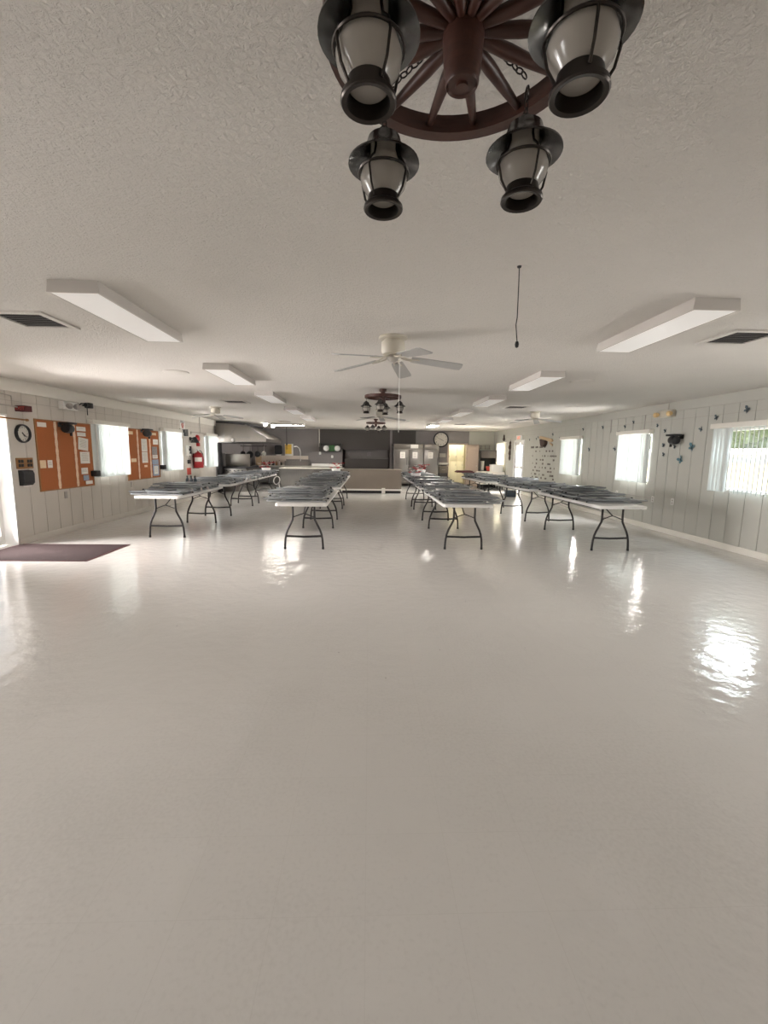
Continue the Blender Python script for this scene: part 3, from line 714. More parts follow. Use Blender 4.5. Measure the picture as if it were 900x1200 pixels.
# ------------------------------------------------------------------ left wall things
def clock(name, loc, r, rot, label, th):
    root = empty(name, loc, 0, label, 'clock'); root.rotation_euler = rot       # local: dial in xz-plane facing -y
    mb = MB(); mb.lathe([(r*.84,-.012),(r*.86,-.045),(r*.93,-.05),(r,-.03),(r,0),(.0,0)], axis='y', seg=40, cap=False); mb.build('rim', 'black', root)
    mb = MB(); mb.lathe([(.0,-.012),(r*.86,-.012),(r*.86,-.006),(.0,-.006)], axis='y', seg=40); mb.build('dial', 'dial', root)
    for k in range(12):
        a = k*PI/6; o = text_mesh('clock_numeral', str(12 if k == 0 else k), r*.22, 'ink', root, (r*.68*math.sin(a), -.014, r*.68*math.cos(a)), (PI/2,0,0), .001)
    for nm, a, l, w in (('hour_hand', th[0], r*.42, .010), ('minute_hand', th[1], r*.62, .007)):
        mb = MB(); mb.prism([(-w,-.02),(w,-.02),(w*.4,l),(-w*.4,l)], 'y', -.022, -.018); o = mb.build(nm, 'ink', root); o.rotation_euler = (0, a, 0)
    return root
clock('wall_clock', (XL, 7.04, 1.722), .145, (0,0,PI/2), 'round black-rimmed clock on the left wall beside the entrance door', (2.5, 2.2))
clock('wall_clock', (3.34, YB-.0, 2.14), .36, (0,0,0), 'large round black-rimmed clock high on the back wall above the refrigerators', (2.05, 5.1))
pl = empty('wall_panel', (XL, 7.03, 1.26), 0, 'brown wooden plaque with dark square switches below the left clock', 'plaque')
mb = MB(); mb.box(0,-.165,-.085,.02,.165,.085, bevel=.006); mb.build('board', 'brown_box', pl)
for yy in (-.115,-.06,.06,.115):
    for zz in (-.032,.032):
        mb = MB(); mb.box(.02,yy-.022,zz-.024,.028,yy+.022,zz+.024, bevel=.003); mb.build('switch', 'black', pl)
dp = empty('towel_dispenser', (XL, 7.0, 1.035), 0, 'black paper towel dispenser on the left wall under the wooden plaque', 'dispenser')
mb = MB(); mb.prism([(.0,-.12),(.05,-.12),(.085,-.08),(.09,.06),(.07,.11),(.0,.12)], 'y', -.105, .105); mb.build('cover', 'black', dp)
mb = MB(); mb.box(.04,-.08,-.145,.045,.08,-.115); mb.build('paper_towel', 'paper', dp)
ex = empty('exit_light', (XL, 7.02, 2.10), 0, 'dark red exit sign box on a bar above the left entrance door', 'sign')
mb = MB(); mb.box(.0,-.07,-.045,.16,.07,.045, bevel=.006); mb.build('housing', 'maroon', ex)
text_mesh('lettering', 'EXIT', .07, 'dull_red', ex, (.08,-.072,0), (PI/2,0,0), .001)
mb = MB(); mb.tube([(.04,-.07,.02),(.04,-.6,.035)], .012, 6); mb.tube([(.03,-.15,.03),(.03,-.15,.18),(.03,-.62,.20)], .008, 6); mb.build('conduit', 'seam', ex)
dc = empty('door_closer', (XL, 6.7, 1.935), 0, 'thin brown rod above the top corner of the left entrance door', 'rod')
mb = MB(); mb.tube([(.03,-.25,.01),(.03,.43,.0)], .012, 8); mb.lathe([(.0,.41),(.02,.42),(.02,.45),(.0,.46)], (.03,0,0), 10, 'y'); mb.build('rod', 'brown_box', dc)
mb = MB(); mb.box(0,.36,-.012,.03,.38,.012); mb.box(0,-.22,-.005,.03,-.20,.02); mb.build('bracket', 'seam', dc)

def board(y0, y1, z0, z1, strips, label):
    yc, zc, w, h = (y0+y1)/2, (z0+z1)/2, y1-y0, z1-z0
    root = empty('bulletin_board', (XL, yc, zc), 0, label, 'board', 'cork bulletin boards')
    mb = MB(); mb.box(0,-w/2,-h/2,.014,w/2,h/2); mb.build('cork_panel', 'cork', root)
    mb = MB(); f = .018
    mb.box(0,-w/2-f,-h/2-f,.02,-w/2,h/2+f); mb.box(0,w/2,-h/2-f,.02,w/2+f,h/2+f); mb.box(0,-w/2,-h/2-f,.02,w/2,-h/2); mb.box(0,-w/2,h/2,.02,w/2,h/2+f)
    mb.build('frame', 'brown_box', root)
    for ys in strips:
        mb = MB(); n = 16; pts = []
        for k in range(n+1):
            z = -h/2+h*k/n; pts.append((ys-yc+.026+(.010 if k%2 else 0), z))
        for k in range(n, -1, -1):
            z = -h/2+h*k/n; pts.append((ys-yc-.026-(.010 if k%2 else 0), z))
        mb.prism(pts, 'x', .0145, .0165); mb.build('border_strip', 'garland', root)
board(7.32, 8.70, .80, 1.955, (7.76, 8.235), 'larger brown cork board on the left wall beside the clock')
board(9.95, 11.42, .81, 1.955, (10.42, 10.98), 'second brown cork board between the two left windows')
def note(y, z, w, h, m, label, tilt=0, text=True):
    root = empty('pinned_notice', (XL+.017, y, z), 0, label, 'notice', 'papers pinned on the cork boards'); root.rotation_euler = (tilt,0,0)
    mb = MB(); mb.box(0,-w/2,-h/2,.003,w/2,h/2); mb.build('sheet', m, root)
    if text:
        mb = MB(); n = max(2, int(h/.028))
        for k in range(n-1):
            zz = h/2-.02-(k+.5)*(h-.04)/n; ww = w*(.36 if k%3 else .28); mb.box(.003,-ww,zz-.003,.0036,ww*.9,zz+.003)
        mb.build('print', 'seam', root)
    return root
note(7.45,1.885,.20,.075,'paper','white slip at the top left of the larger cork board',text=False)
note(8.03,1.885,.10,.07,'cream_paper','cream slip at the top of the larger cork board beside the speaker',text=False)
note(7.40,1.235,.13,.13,'cream_paper','cream card low at the left side of the larger cork board',text=False)
note(7.56,1.235,.11,.13,'paper','white card beside the cream card on the larger cork board')
note(8.43,1.865,.26,.08,'paper','top white strip of paper on the right panel of the larger cork board')
note(8.43,1.765,.24,.07,'paper','second white strip of paper on the right panel of the larger cork board')
note(8.46,1.585,.28,.23,'paper','tilted white sheet on the right panel of the larger cork board',-.12)
note(8.48,1.33,.27,.22,'paper','square white sheet below the tilted sheet on the larger cork board')
note(8.44,1.08,.19,.12,'paper','small white sheet low on the right panel of the larger cork board')
note(8.47,.95,.16,.10,'blue_paper','small blue notice near the bottom of the larger cork board',text=False)
note(8.55,.855,.20,.065,'paper','white slip at the bottom right of the larger cork board',text=False)
note(10.12,1.87,.20,.07,'cream_paper','cream slip at the top left of the second cork board',text=False)
note(10.20,1.25,.22,.08,'cream_paper','cream slip on the left panel of the second cork board',text=False)
note(10.70,1.60,.26,.30,'paper','upper white list in the middle of the second cork board')
note(10.70,1.31,.26,.26,'paper','lower white list in the middle of the second cork board')
note(10.72,1.10,.14,.05,'garland','small orange slip in the middle of the second cork board',text=False)
note(11.18,1.885,.26,.06,'cream_paper','cream heading slip at the top right of the second cork board',text=False)
note(11.26,1.69,.26,.13,'paper','white sheet upper right on the second cork board')
note(11.19,1.47,.26,.20,'photo','dark printed notice on the right panel of the second cork board',text=False)
note(11.20,1.32,.26,.09,'paper','white slip below the dark notice on the second cork board')
note(11.20,1.19,.32,.12,'blue_paper','blue notice on the right panel of the second cork board',text=False)
note(11.21,.98,.32,.28,'blue_paper','large blue poster low on the right of the second cork board',text=False)
note(11.21,.985,.20,.20,'paper','white list on the blue poster of the second cork board').location.x = XL+.0199

def speaker(x, y, z, sg, label):
    root = empty('wall_speaker', (x,y,z), 0, label, 'speaker', 'small black wall speakers')
    mb = MB(); mb.box(0,-.05,-.02,sg*.015,.05,.06); mb.tube([(sg*.01,0,.03),(sg*.10,0,.05)], .012, 8); mb.build('bracket', 'black', root)
    mb = MB(); mb.box(sg*.08,-.115,.03,sg*.24,.115,.065, bevel=.008); mb.build('visor', 'black', root)
    mb = MB(); mb.lathe([(.0,-.09),(.075,-.085),(.085,-.02),(.07,.06),(.0,.07)], (sg*.16,0,-.045), 20, 'y'); mb.build('horn', 'black', root)
    mb = MB(); mb.box(sg*.14,.05,-.17,sg*.17,.085,.03, bevel=.005); mb.build('tail', 'black', root)
speaker(XL+.015, 7.88, 1.89, 1, 'black speaker mounted over the larger cork board')
speaker(XL+.015, 10.62, 1.92, 1, 'black speaker mounted over the second cork board')
speaker(XR, 8.0, 1.85, -1, 'black speaker on the right wall among the butterflies')
def emergency(x, y, z, sg, label, cam):
    root = empty('emergency_light', (x,y,z), 0, label, 'emergency light')
    mb = MB(); mb.box(0,-.20,-.07,sg*.09,.20,.07, bevel=.012); mb.build('housing', 'white_plastic' if cam else 'fan_cream', root)
    for s_ in (-1,1):
        mb = MB(); mb.lathe([(.0,-.05),(.035,-.05),(.052,.0),(.052,.02),(.0,.025)], (sg*.13,s_*(.10 if cam else .19),-.01), 16, 'y'); mb.build('lamp_head', 'slat_grey' if cam else 'amber', root)
    mb = MB(); mb.tube([(sg*.02,.0,.07),(sg*.02,.0,.20)] if not cam else [(sg*.02,.3,.05),(sg*.02,.3,.21)], .011, 6); mb.build('conduit', 'seam', root)
    return root
emergency(XL+.0, 8.10, 2.255, 1, 'white emergency light on the left wall beside the black camera', True)
emergency(XR, 8.42, 2.325, -1, 'cream twin-head emergency light on the right wall between two windows', False)
cm = empty('security_camera', (XL, 8.56, 2.31), 0, 'black camera on a curved arm at the top of the left wall', 'camera')
mb = MB(); mb.tube([(.0,-.12,-.02),(.05,-.11,.03),(.08,-.07,.03),(.10,-.02,.0)], .010, 8); mb.build('arm', 'black', cm)
mb = MB(); mb.box(.06,-.05,-.05,.16,.07,.05, bevel=.012); mb.lathe([(.0,-.09),(.035,-.09),(.04,-.04),(.0,-.03)], (.11,0,0), 14, 'y'); mb.build('body', 'black', cm)
mb = MB(); mb.tube([(.08,0,-.05),(.08,0,-.18)], .008, 6); mb.tube([(0,0,.0),(.06,0,.0)], .015, 8); mb.build('stem', 'black', cm)
for y, z, l in ((8.70,1.02,'small black box at the lower corner of the first left window'), (11.50,1.05,'small black box at the lower corner of the second left window')):
    mb = MB(); mb.box(XL+.005,y-.07,z-.055,XL+.12,y+.07,z+.055, bevel=.008); tag(mb.build('wall_box', 'black'), l, 'box', 'black boxes under the window frames')
def outlet(side, y, z, label):
    x, sg = (XL,1) if side == 'L' else (XR,-1)
    root = empty('wall_outlet', (x,y,z), 0, label, 'outlet', 'wall outlets')
    mb = MB(); mb.box(0,-.04,-.062,sg*.008,.04,.062, bevel=.003); mb.build('cover_plate', 'white_plastic' if sg < 0 else 'slat_grey', root)
    for zz in (-.025,.025):
        mb = MB(); mb.lathe([(.0,0),(.017,0),(.017,sg*.003),(.0,sg*.003)], (sg*.008,0,zz), 12, 'x'); mb.build('socket', 'slat_grey', root)
outlet('L',7.90,.674,'grey outlet on the left wall under the larger cork board'); outlet('L',10.06,.70,'grey outlet on the left wall under the second cork board')
outlet('R',9.95,.626,'white outlet on the right wall, farthest of the three'); outlet('R',8.65,.625,'white outlet on the right wall, middle one, with wall conduit'); outlet('R',8.07,.638,'white outlet on the right wall, nearest one, below the butterflies')
mb = MB(); mb.tube([(XR-.006,8.69,.64),(XR-.006,9.91,.64)], .009, 6); tag(mb.build('wall_conduit', 'slat_grey'), 'thin grey conduit joining two outlets on the right wall', 'conduit')

# AED corner and extinguisher
sg_ = empty('safety_sign', (XL, 12.95, 2.24), 0, 'white AED sign with red heart high on the left wall', 'sign')
mb = MB(); mb.box(0,-.17,-.14,.006,.17,.14); mb.build('plate', 'white_plastic', sg_)
text_mesh('lettering', 'AED', .15, 'ink', sg_, (.008,0,.075), RL, .001)
mb = MB()
hp = [(.11*math.sin(t)**3*.75, .0065*(13*math.cos(t)-5*math.cos(2*t)-2*math.cos(3*t)-math.cos(4*t))-.045) for t in [2*PI*k/24 for k in range(24)]]
mb.prism(hp, 'x', .006, .009); mb.build('heart', 'dull_red', sg_)
mb = MB(); mb.prism([(-.01,.01),(.025,.01),(.005,-.035),(.02,-.035),(-.015,-.10),(-.003,-.055),(-.02,-.055)], 'x', .009, .010); mb.build('bolt', 'white_plastic', sg_)
ab = empty('safety_box', (XL, 12.93, 2.01), 0, 'white box with a black case hung below the AED sign', 'box')
mb = MB(); mb.box(0,-.20,-.12,.05,.20,.10, bevel=.006); mb.build('back_plate', 'white_plastic', ab)
mb = MB(); mb.prism([(-.13,.07),(.12,.09),(.12,-.11),(-.02,-.11),(-.02,-.02),(-.13,-.02)], 'x', .05, .12); mb.build('case', 'black', ab)
fe = empty('fire_extinguisher', (XL, 13.62, 1.0), 0, 'large red fire extinguisher with a white label between the left windows', 'extinguisher')
mb = MB(); mb.lathe([(.0,-.04),(.135,-.04),(.145,-.02),(.145,.30),(.125,.38),(.07,.43),(.035,.445),(.035,.47),(.0,.47)], (.16,0,0), 28); mb.build('cylinder', 'red', fe)
mb = MB(); mb.lathe([(.1465,.15),(.1465,.28)], (.16,0,0), 28, cap=False)
bmesh.ops.delete(mb.b, geom=[f for f in mb.b.faces if f.calc_center_median().y > -.06 or f.calc_center_median().x < .11], context='FACES'); mb.build('label_patch', 'paper', fe)
mb = MB(); mb.lathe([(.0,.46),(.03,.46),(.03,.52),(.0,.53)], (.16,0,0), 14); mb.box(.14,-.10,.515,.18,.02,.535); mb.box(.145,-.11,.555,.175,.02,.57); mb.tube([(.16,.0,.5),(.16,.0,.56)], .012, 8); mb.build('valve_head', 'silver', fe)
mb = MB(); mb.tube([(.16,.02,.49),(.20,.10,.48),(.25,.13,.38),(.28,.10,.2),(.28,.08,.05)], .013, 8); mb.build('hose', 'black', fe)
mb = MB(); mb.box(0,-.03,.28,.03,.03,.40); mb.box(0,-.05,-.06,.16,.05,-.04); mb.build('wall_bracket', 'dark_steel', fe)
al = empty('alarm_bell', (XL, 13.98, 1.86), 0, 'dark red alarm bell above the fire extinguisher on the left wall', 'alarm')
mb = MB(); mb.lathe([(.0,.09),(.05,.085),(.10,.06),(.12,.02),(.12,0),(.0,0)], (0.0,0,0), 24, 'x'); mb.build('gong', 'red', al)
mb = MB(); mb.box(0,-.07,-.24,.07,.07,-.13, bevel=.006); mb.build('pull_station', 'red', al)
wl = empty('wall_lamp', (XL, 13.45, 1.84), 0, 'black lamp on a bracket above the telephone on the left wall', 'lamp')
mb = MB(); mb.box(0,-.05,-.05,.03,.05,.05); mb.tube([(.02,0,0),(.10,0,.03),(.14,0,.0)], .016, 8); mb.build('bracket', 'black', wl)
mb = MB(); mb.lathe([(.0,.06),(.04,.05),(.10,-.06),(.12,-.12),(.11,-.12),(.035,.03)], (.15,0,0), 20, cap=False); mb.build('shade', 'black', wl)
ph = empty('wall_telephone', (XL, 13.22, 1.49), 0, 'white wall telephone with dark handset beside the extinguisher', 'telephone')
mb = MB(); mb.box(0,-.17,-.16,.05,.15,.15, bevel=.012); mb.build('base', 'white_plastic', ph)
mb = MB(); mb.tube([(.085,.02,-.10),(.095,.02,-.03),(.095,.02,.06),(.085,.02,.12)], [.035,.02,.02,.035], 10); mb.box(.05,0,-.02,.08,.04,.06); mb.build('handset', 'iron', ph)
mb = MB(); mb.tube([(.05,.03,-.15),(.06,.06,-.25),(.04,.03,-.30),(.03,0,-.22)], .006, 6); mb.build('cord', 'iron', ph)
mb = MB(); mb.box(XL,13.18,1.09,XL+.05,13.34,1.21, bevel=.008); tag(mb.build('switch_box', 'iron'), 'small dark box on the left wall below the telephone', 'switch')
mb = MB(); mb.box(XL,13.12,.76,XL+.012,13.40,.965); tag(mb.build('red_card', 'dull_red'), 'small red card on the left wall below the extinguisher', 'card')
mb = MB(); mb.tube([(XL+.02,13.5,1.98),(XL+.02,13.5,2.045),(XL+.02,15.2,2.045)], .016, 8); mb.tube([(XL+.06,14.12,2.045),(XL+.06,14.12,2.53)], .012, 8); mb.tube([(XL+.02,14.12,2.045),(XL+.06,14.12,2.045)], .012, 8)
tag(mb.build('wall_pipe', 'seam'), 'thin pipe running along the left wall above the extinguisher', 'pipe')

# ------------------------------------------------------------------ right wall things
bf = [(7.225,2.16,.11,'dark'),(6.64,2.237,.13,'dark'),(7.538,1.985,.10,'dark'),(7.715,1.675,.17,'teal'),(7.961,1.44,.16,'teal'),(8.477,1.717,.10,'dark'),(8.449,1.533,.10,'dark'),(8.47,2.0,.09,'dark'),(8.716,2.114,.09,'dark'),
      (8.157,1.68,.09,'dark'),(9.533,2.237,.09,'dark'),(9.842,2.163,.10,'dark'),(10.061,2.038,.11,'dark'),(10.18,1.663,.13,'dark'),(11.382,1.65,.13,'dark'),(10.791,2.196,.11,'dark'),(11.791,2.206,.10,'dark'),
      (13.2,2.0,.12,'dark'),(13.75,2.15,.12,'dark'),(15.1,2.05,.1,'dark'),(15.75,2.03,.1,'dark'),(14.95,2.1,.1,'dark')]
bl = ['dark butterfly on the right wall above left of the opened blind', 'dark diamond-shaped butterfly above the opened blind at the right edge', 'dark butterfly on the right wall above the large teal butterfly',
      'larger teal butterfly to the right of the black speaker', 'teal butterfly below the black speaker', 'dark butterfly left of the black speaker, upper one', 'dark butterfly left of the black speaker, lower one',
      'dark butterfly just below the cream emergency light', 'dark butterfly beside the right end of the middle blind headrail', 'tiny dark butterfly under the black speaker',
      'tiny dark butterfly above the middle right blind, right one', 'dark butterfly above the left end of the middle right blind', 'dark butterfly left of the middle right blind, upper one', 'dark butterfly left of the middle right blind, at mid height',
      'dark butterfly right of the far blind, at mid height', 'dark butterfly on the right wall high between two blinds', 'dark butterfly above the right corner of the far blind',
      'dark butterfly left of the far blind near its top', 'dark butterfly above the wooden plaque', 'dark butterfly left of the wooden plaque, near one', 'pale dark butterfly left of the wooden plaque, far one', 'small butterfly just over the left end of the plaque']
for (y,z,s_,c), l in zip(bf, bl):
    s_ *= .82
    root = empty('butterfly', (XR,y,z), 0, l, 'butterfly', 'butterflies on the right wall'); root.rotation_euler = (random.uniform(-.6,.6),0,0)
    for q in (-1,1):
        mb = MB(); P3 = [(-.002,q*.02*s_,.15*s_),(-.16*s_,q*.25*s_,.52*s_),(-.22*s_,q*.5*s_,.42*s_),(-.18*s_,q*.42*s_,.10*s_),(-.10*s_,q*.22*s_,.0),(-.14*s_,q*.36*s_,-.22*s_),(-.12*s_,q*.28*s_,-.45*s_),(-.06*s_,q*.12*s_,-.36*s_),(-.002,q*.02*s_,-.15*s_)]
        A = [mb.b.verts.new(p) for p in P3]; B = [mb.b.verts.new((p[0]-.003,p[1],p[2])) for p in P3]
        mb.b.faces.new(A); mb.b.faces.new(B[::-1])
        for i in range(len(A)): j = (i+1)%len(A); mb.b.faces.new((A[i],A[j],B[j],B[i]))
        mb.build('wing', 'teal' if c == 'teal' else 'dark_teal', root)
    mb = MB(); mb.tube([(-.006,0,-.3*s_),(-.008,0,0),(-.006,0,.3*s_)], [.004,.008,.004], 6); mb.build('body', 'ink', root)
# wooden plaque with a dark figure and the lettering decals under it
wp = empty('wooden_plaque', (XR,14.25,2.0), 0, 'wooden plaque with a dark figure high on the right wall over the lettering', 'plaque')
mb = MB(); mb.prism([(-.55,-.06),(-.50,.0),(.45,.13),(.55,.10),(.52,.05),(-.45,-.10)], 'x', -.05, -.005); mb.build('board', 'tan_wood', wp)
mb = MB(); mb.prism([(-.10,-.04),(.35,.02),(.30,-.10),(.25,-.20),(.02,-.24),(-.10,-.14)], 'x', -.11, -.01); mb.build('figure', 'decal', wp)
mb = MB(); mb.prism([(-.55,-.17),(-.30,-.10),(-.28,-.14),(-.50,-.22)], 'x', -.03, -.005); mb.build('ribbon', 'tan_wood', wp)
random.seed(11)
cnt = 0
dec = []
rowsd = [(1.76,[(15.45,.30,1),(15.05,.22,1),(14.65,.3,1),(14.35,.12,1)]), (1.62,[(15.1,.12,0),(14.75,.08,0),(14.2,.09,1),(13.95,.09,1),(13.72,.10,1)]), (1.46,[(15.4,.07,1),(14.5,.05,0),(14.3,.09,0),(14.05,.05,0),(13.72,.34,1),(13.45,.15,1)]),
         (1.33,[(15.0,.1,1),(14.65,.12,1),(14.45,.12,1),(13.6,.09,1)]), (1.20,[(15.35,.08,0),(15.0,.09,1),(14.45,.12,1),(14.0,.1,1),(13.88,.1,1)]), (1.07,[(15.1,.09,0),(14.7,.05,1),(14.47,.08,1),(14.2,.14,0),(13.8,.09,0),(13.52,.07,0)]),
         (.95,[(15.25,.09,1),(14.9,.16,1),(14.7,.12,1),(13.95,.16,1),(13.75,.14,1)]), (.83,[(15.4,.08,0),(15.05,.16,0),(14.68,.08,0),(14.35,.2,1),(13.75,.2,1),(13.6,.1,1)]), (.72,[(15.3,.1,0),(14.98,.12,1),(14.85,.1,1),(14.5,.13,1),(14.15,.2,1),(13.55,.12,1)])]
base_glyph = [(-.5,-.5),(-.2,-.5),(-.1,-.1),(.1,-.1),(.2,-.5),(.5,-.5),(.25,.5),(-.25,.5)]
for z, items in rowsd:
    for y, w, dk in items:
        g = random.choice('RSMKNEA'); h = .06 if w < .2 else .065
        mb = MB(); hh = h*random.uniform(.8,1.1)
        n = max(1, round(w/.06)); 
        for k in range(n):
            cy = y+(k-(n-1)/2)*.062; j = random.random()
            if j < .5:
                pts = [(cy-.024+.0,-hh/2),(cy-.010,-hh/2),(cy-.004,0),(cy+.006,0),(cy+.012,-hh/2),(cy+.024,-hh/2),(cy+.010,hh/2),(cy-.012,hh/2)]
            else:
                pts = [(cy-.024,-hh/2),(cy+.024,-hh/2),(cy+.024,-hh/4),(cy-.004,-hh/8),(cy+.024,hh/8),(cy+.018,hh/2),(cy-.024,hh/2)]
            mb.prism([(a,b+z) for a,b in pts], 'x', XR-.006, XR-.0005)
        tag(mb.build('wall_decal', 'decal'), 'small dark decal in the scattered cluster under the wooden plaque', 'decal', 'dark decals under the plaque')
es = empty('exit_sign', (XR,16.8,2.13), 0, 'glowing red and white exit sign over the right-hand door', 'sign')
mb = MB(); mb.box(-.06,-.32,-.11,-.005,.32,.11, bevel=.006); mb.build('housing', 'white_plastic', es)
text_mesh('lettering', 'EXIT', .17, 'exit_red', es, (-.063,0,0), RR, .003)
cu = empty('curtain', (XR-.045,19.03,.62), 0, 'long white curtain over the far window in the right corner', 'curtain')
mb = MB(); n = 60; w = 1.40
A = [(.025*math.sin(k*1.15)-.01, -w/2+w*k/n) for k in range(n+1)]
B = [(a+.004, b) for a, b in A[::-1]]
mb.prism(A+B, 'z', 0, 1.36); mb.build('cloth', translucent('curtain_cloth', (.86,.84,.76), .35), cu)
mb = MB(); mb.tube([(.0,-w/2-.06,1.375),(.0,w/2+.04,1.375)], .012, 8); mb.build('rod', 'white_paint', cu)
og = empty('hanging_ornament', (XR-.03,17.85,2.06), 0, 'long dark string of ornaments between the curtain and the exit door', 'ornament')
mb = MB()
prev = 0
mb.lathe([(.0,0),(.012,-.02),(.05,-.08),(.035,-.16),(.06,-.22),(.07,-.30),(.03,-.38),(.05,-.46),(.06,-.54),(.03,-.62),(.045,-.70),(.03,-.78),(.0,-.84)], seg=12); mb.build('beads', 'decal', og)
mb = MB(); mb.ring((0,0,.02), .02, .004, 14, 5, 'x'); mb.build('loop', 'decal', og)
mb = MB(); mb.lathe([(.0,.15),(.03,.10),(.035,.0),(.06,-.08),(.03,-.14),(.0,-.15)], (XR-.05,18.66,2.2), 12); tag(mb.build('wall_ornament', 'decal'), 'small dark ornament on the right wall above the curtain', 'ornament')

# ------------------------------------------------------------------ kitchen
# serving counters
sc = empty('serving_counter', (.13, 16.2, 0), 0, 'beige serving counter with dark kick board in the centre of the back', 'counter')
mb = MB(); mb.box(-1.13,-.25,.10,1.07,.35,.845); mb.build('front_panel', 'counter', sc)
mb = MB(); mb.box(-1.15,-.30,.845,1.09,.40,.88, bevel=.006); mb.build('worktop', 'counter', sc)
mb = MB(); mb.box(-1.11,-.22,0,1.05,.33,.10); mb.build('kick_board', 'ink', sc)
mb = MB(); mb.box(-1.13,-.27,.10,1.07,-.25,.16); mb.build('rail', 'trim', sc)
mb = MB(); mb.box(.47,15.90,.0,.60,15.925,.20); tag(mb.build('paper_tag', 'paper'), 'white card low on the front of the beige counter', 'card')
s2 = empty('kitchen_counter', (-2.4, 17.1, 0), 0, 'grey-brown panelled counter left of the beige counter', 'counter')
mb = MB(); mb.box(-1.05,-.10,.08,1.36,.5,.83); mb.build('front_panel', 'counter_grey', s2)
mb = MB(); mb.box(-1.10,-.16,.83,1.38,.55,.87, bevel=.006); mb.build('worktop', 'counter_top', s2)
mb = MB(); mb.box(-1.05,-.12,.0,1.36,.5,.08); mb.build('kick_board', 'trim', s2)
# back counter along the kitchen wall
bc = empty('back_counter', (-3.35, 19.95, 0), 0, 'long pale counter against the grey kitchen wall', 'counter')
mb = MB(); mb.box(-1.9,-.28,.1,2.1,.32,.82); mb.build('cabinet', 'counter_grey', bc)
mb = MB(); mb.box(-1.92,-.32,.82,2.12,.33,.86, bevel=.005); mb.build('worktop', 'counter_top', bc)
mb = MB(); mb.box(-1.92,.335,.86,.52,.348,1.30); mb.build('backsplash', 'splash', bc)
sk = empty('sink', (-3.25, 19.78, .86), 0, 'steel sink with tall pre-rinse tap on the back counter', 'sink')
mb = MB()
mb.box(-.56,-.10,.0,.56,-.08,.21); mb.box(-.56,.28,.0,.56,.30,.28); mb.box(-.56,-.08,.0,-.54,.28,.21); mb.box(.54,-.08,.0,.56,.28,.21); mb.box(-.01,-.08,.0,.01,.28,.20); mb.box(-.54,-.08,.0,.54,.28,.015)
mb.build('basin', 'steel', sk)
mb = MB(); mb.tube([(.10,.25,.1),(.10,.25,.60),(.06,.22,.78),(-.04,.15,.87),(-.16,.08,.85)], .016, 8); mb.build('tap', 'chrome', sk)
td = empty('towel_dispenser', (-4.16, YB, 1.56), 0, 'dark blue-black towel dispenser on the grey kitchen wall', 'dispenser')
mb = MB(); mb.prism(rounded(.33,.42,.08), 'y', -.2, -.001); mb.build('cover', 'black', td)
mb = MB(); mb.box(-.11,-.16,-.25,.11,-.14,-.19); mb.build('paper_towel', 'paper', td)
ps = empty('poster', (-3.71, YB-.002, 1.58), 0, 'yellow poster with white border on the grey kitchen wall', 'poster')
mb = MB(); mb.box(-.19,-.006,-.28,.19,0,.26); mb.build('sheet', 'paper', ps)
mb = MB(); mb.box(-.17,-.009,-.20,.12,-.006,.24); mb.build('print', 'yellow', ps)
for i in range(11):
    x = -5.15+i*.115+random.uniform(-.03,.03); h = random.uniform(.12,.24)
    bottle(x, 20.05+random.uniform(-.08,.08), .86, 'small bottle or jar in the row along the pale backsplash', ['dark_steel','black','blue_bin','brown_box','flower_white'][i%5], h, .035, 'small bottles along the backsplash')
tr = empty('dish_tray', (-1.98, 19.85, .86), 0, 'long white dish tray on the back counter beside the sink', 'tray')
mb = MB(); mb.box(-.62,-.14,0,.62,.14,.02, bevel=.004); mb.box(-.62,-.14,.02,.62,-.125,.10); mb.box(-.62,.125,.02,.62,.14,.10); mb.box(-.62,-.125,.02,-.605,.125,.10); mb.box(.605,-.125,.02,.62,.125,.10); mb.build('tray', 'white_plastic', tr)
for x in (-.3,.0,.3):
    mb = MB(); mb.lathe([(.0,.03),(.06,.03),(.10,.05),(.10,.055),(.0,.04)], (x,0,0), 20); mb.build('dish', 'plate', tr)
# shelf on the grey wall with plates and a green box
sh = empty('plate_rack', (-1.78, YB, 1.50), 0, 'dark open rack with two plates on the grey wall beside the hatch', 'rack')
mb = MB(); mb.box(-.5,-.25,0,.5,-.001,.03); mb.box(-.5,-.25,.36,.5,-.001,.39); mb.box(-.5,-.25,.03,-.47,-.001,.36); mb.box(.47,-.25,.03,.5,-.001,.36); mb.build('shelf_board', 'dark_steel', sh)
for dx, l in ((-.20,'left'), (.31,'right')):
    mb = MB(); mb.lathe([(.0,-.0),(.09,-.006),(.125,-.03),(.128,-.03),(.1,0.006),(.0,.006)], (-1.78+dx, YB-.16, 1.66), 28, 'y'); tag(mb.build('plate', 'plate'), '%s white plate standing on the dark wall shelf' % l, 'plate')
mb = MB(); mb.box(-1.85,YB-.22,1.533,-1.60,YB-.06,1.80, bevel=.01); tag(mb.build('green_box', 'green'), 'dark green box between the two white plates on the shelf', 'box')
outs = [(-2.28,1.43,'round white thermostat on the grey wall under the shelf'), (-1.72,1.28,'white switch on the grey wall below the shelf')]
for x, z, l in outs:
    mb = MB(); mb.prism(rounded(.10,.13,.03), 'y', -.02, -.001); o = mb.build('wall_switch', 'white_plastic'); o.location = (x, YB, z); tag(o, l, 'switch')
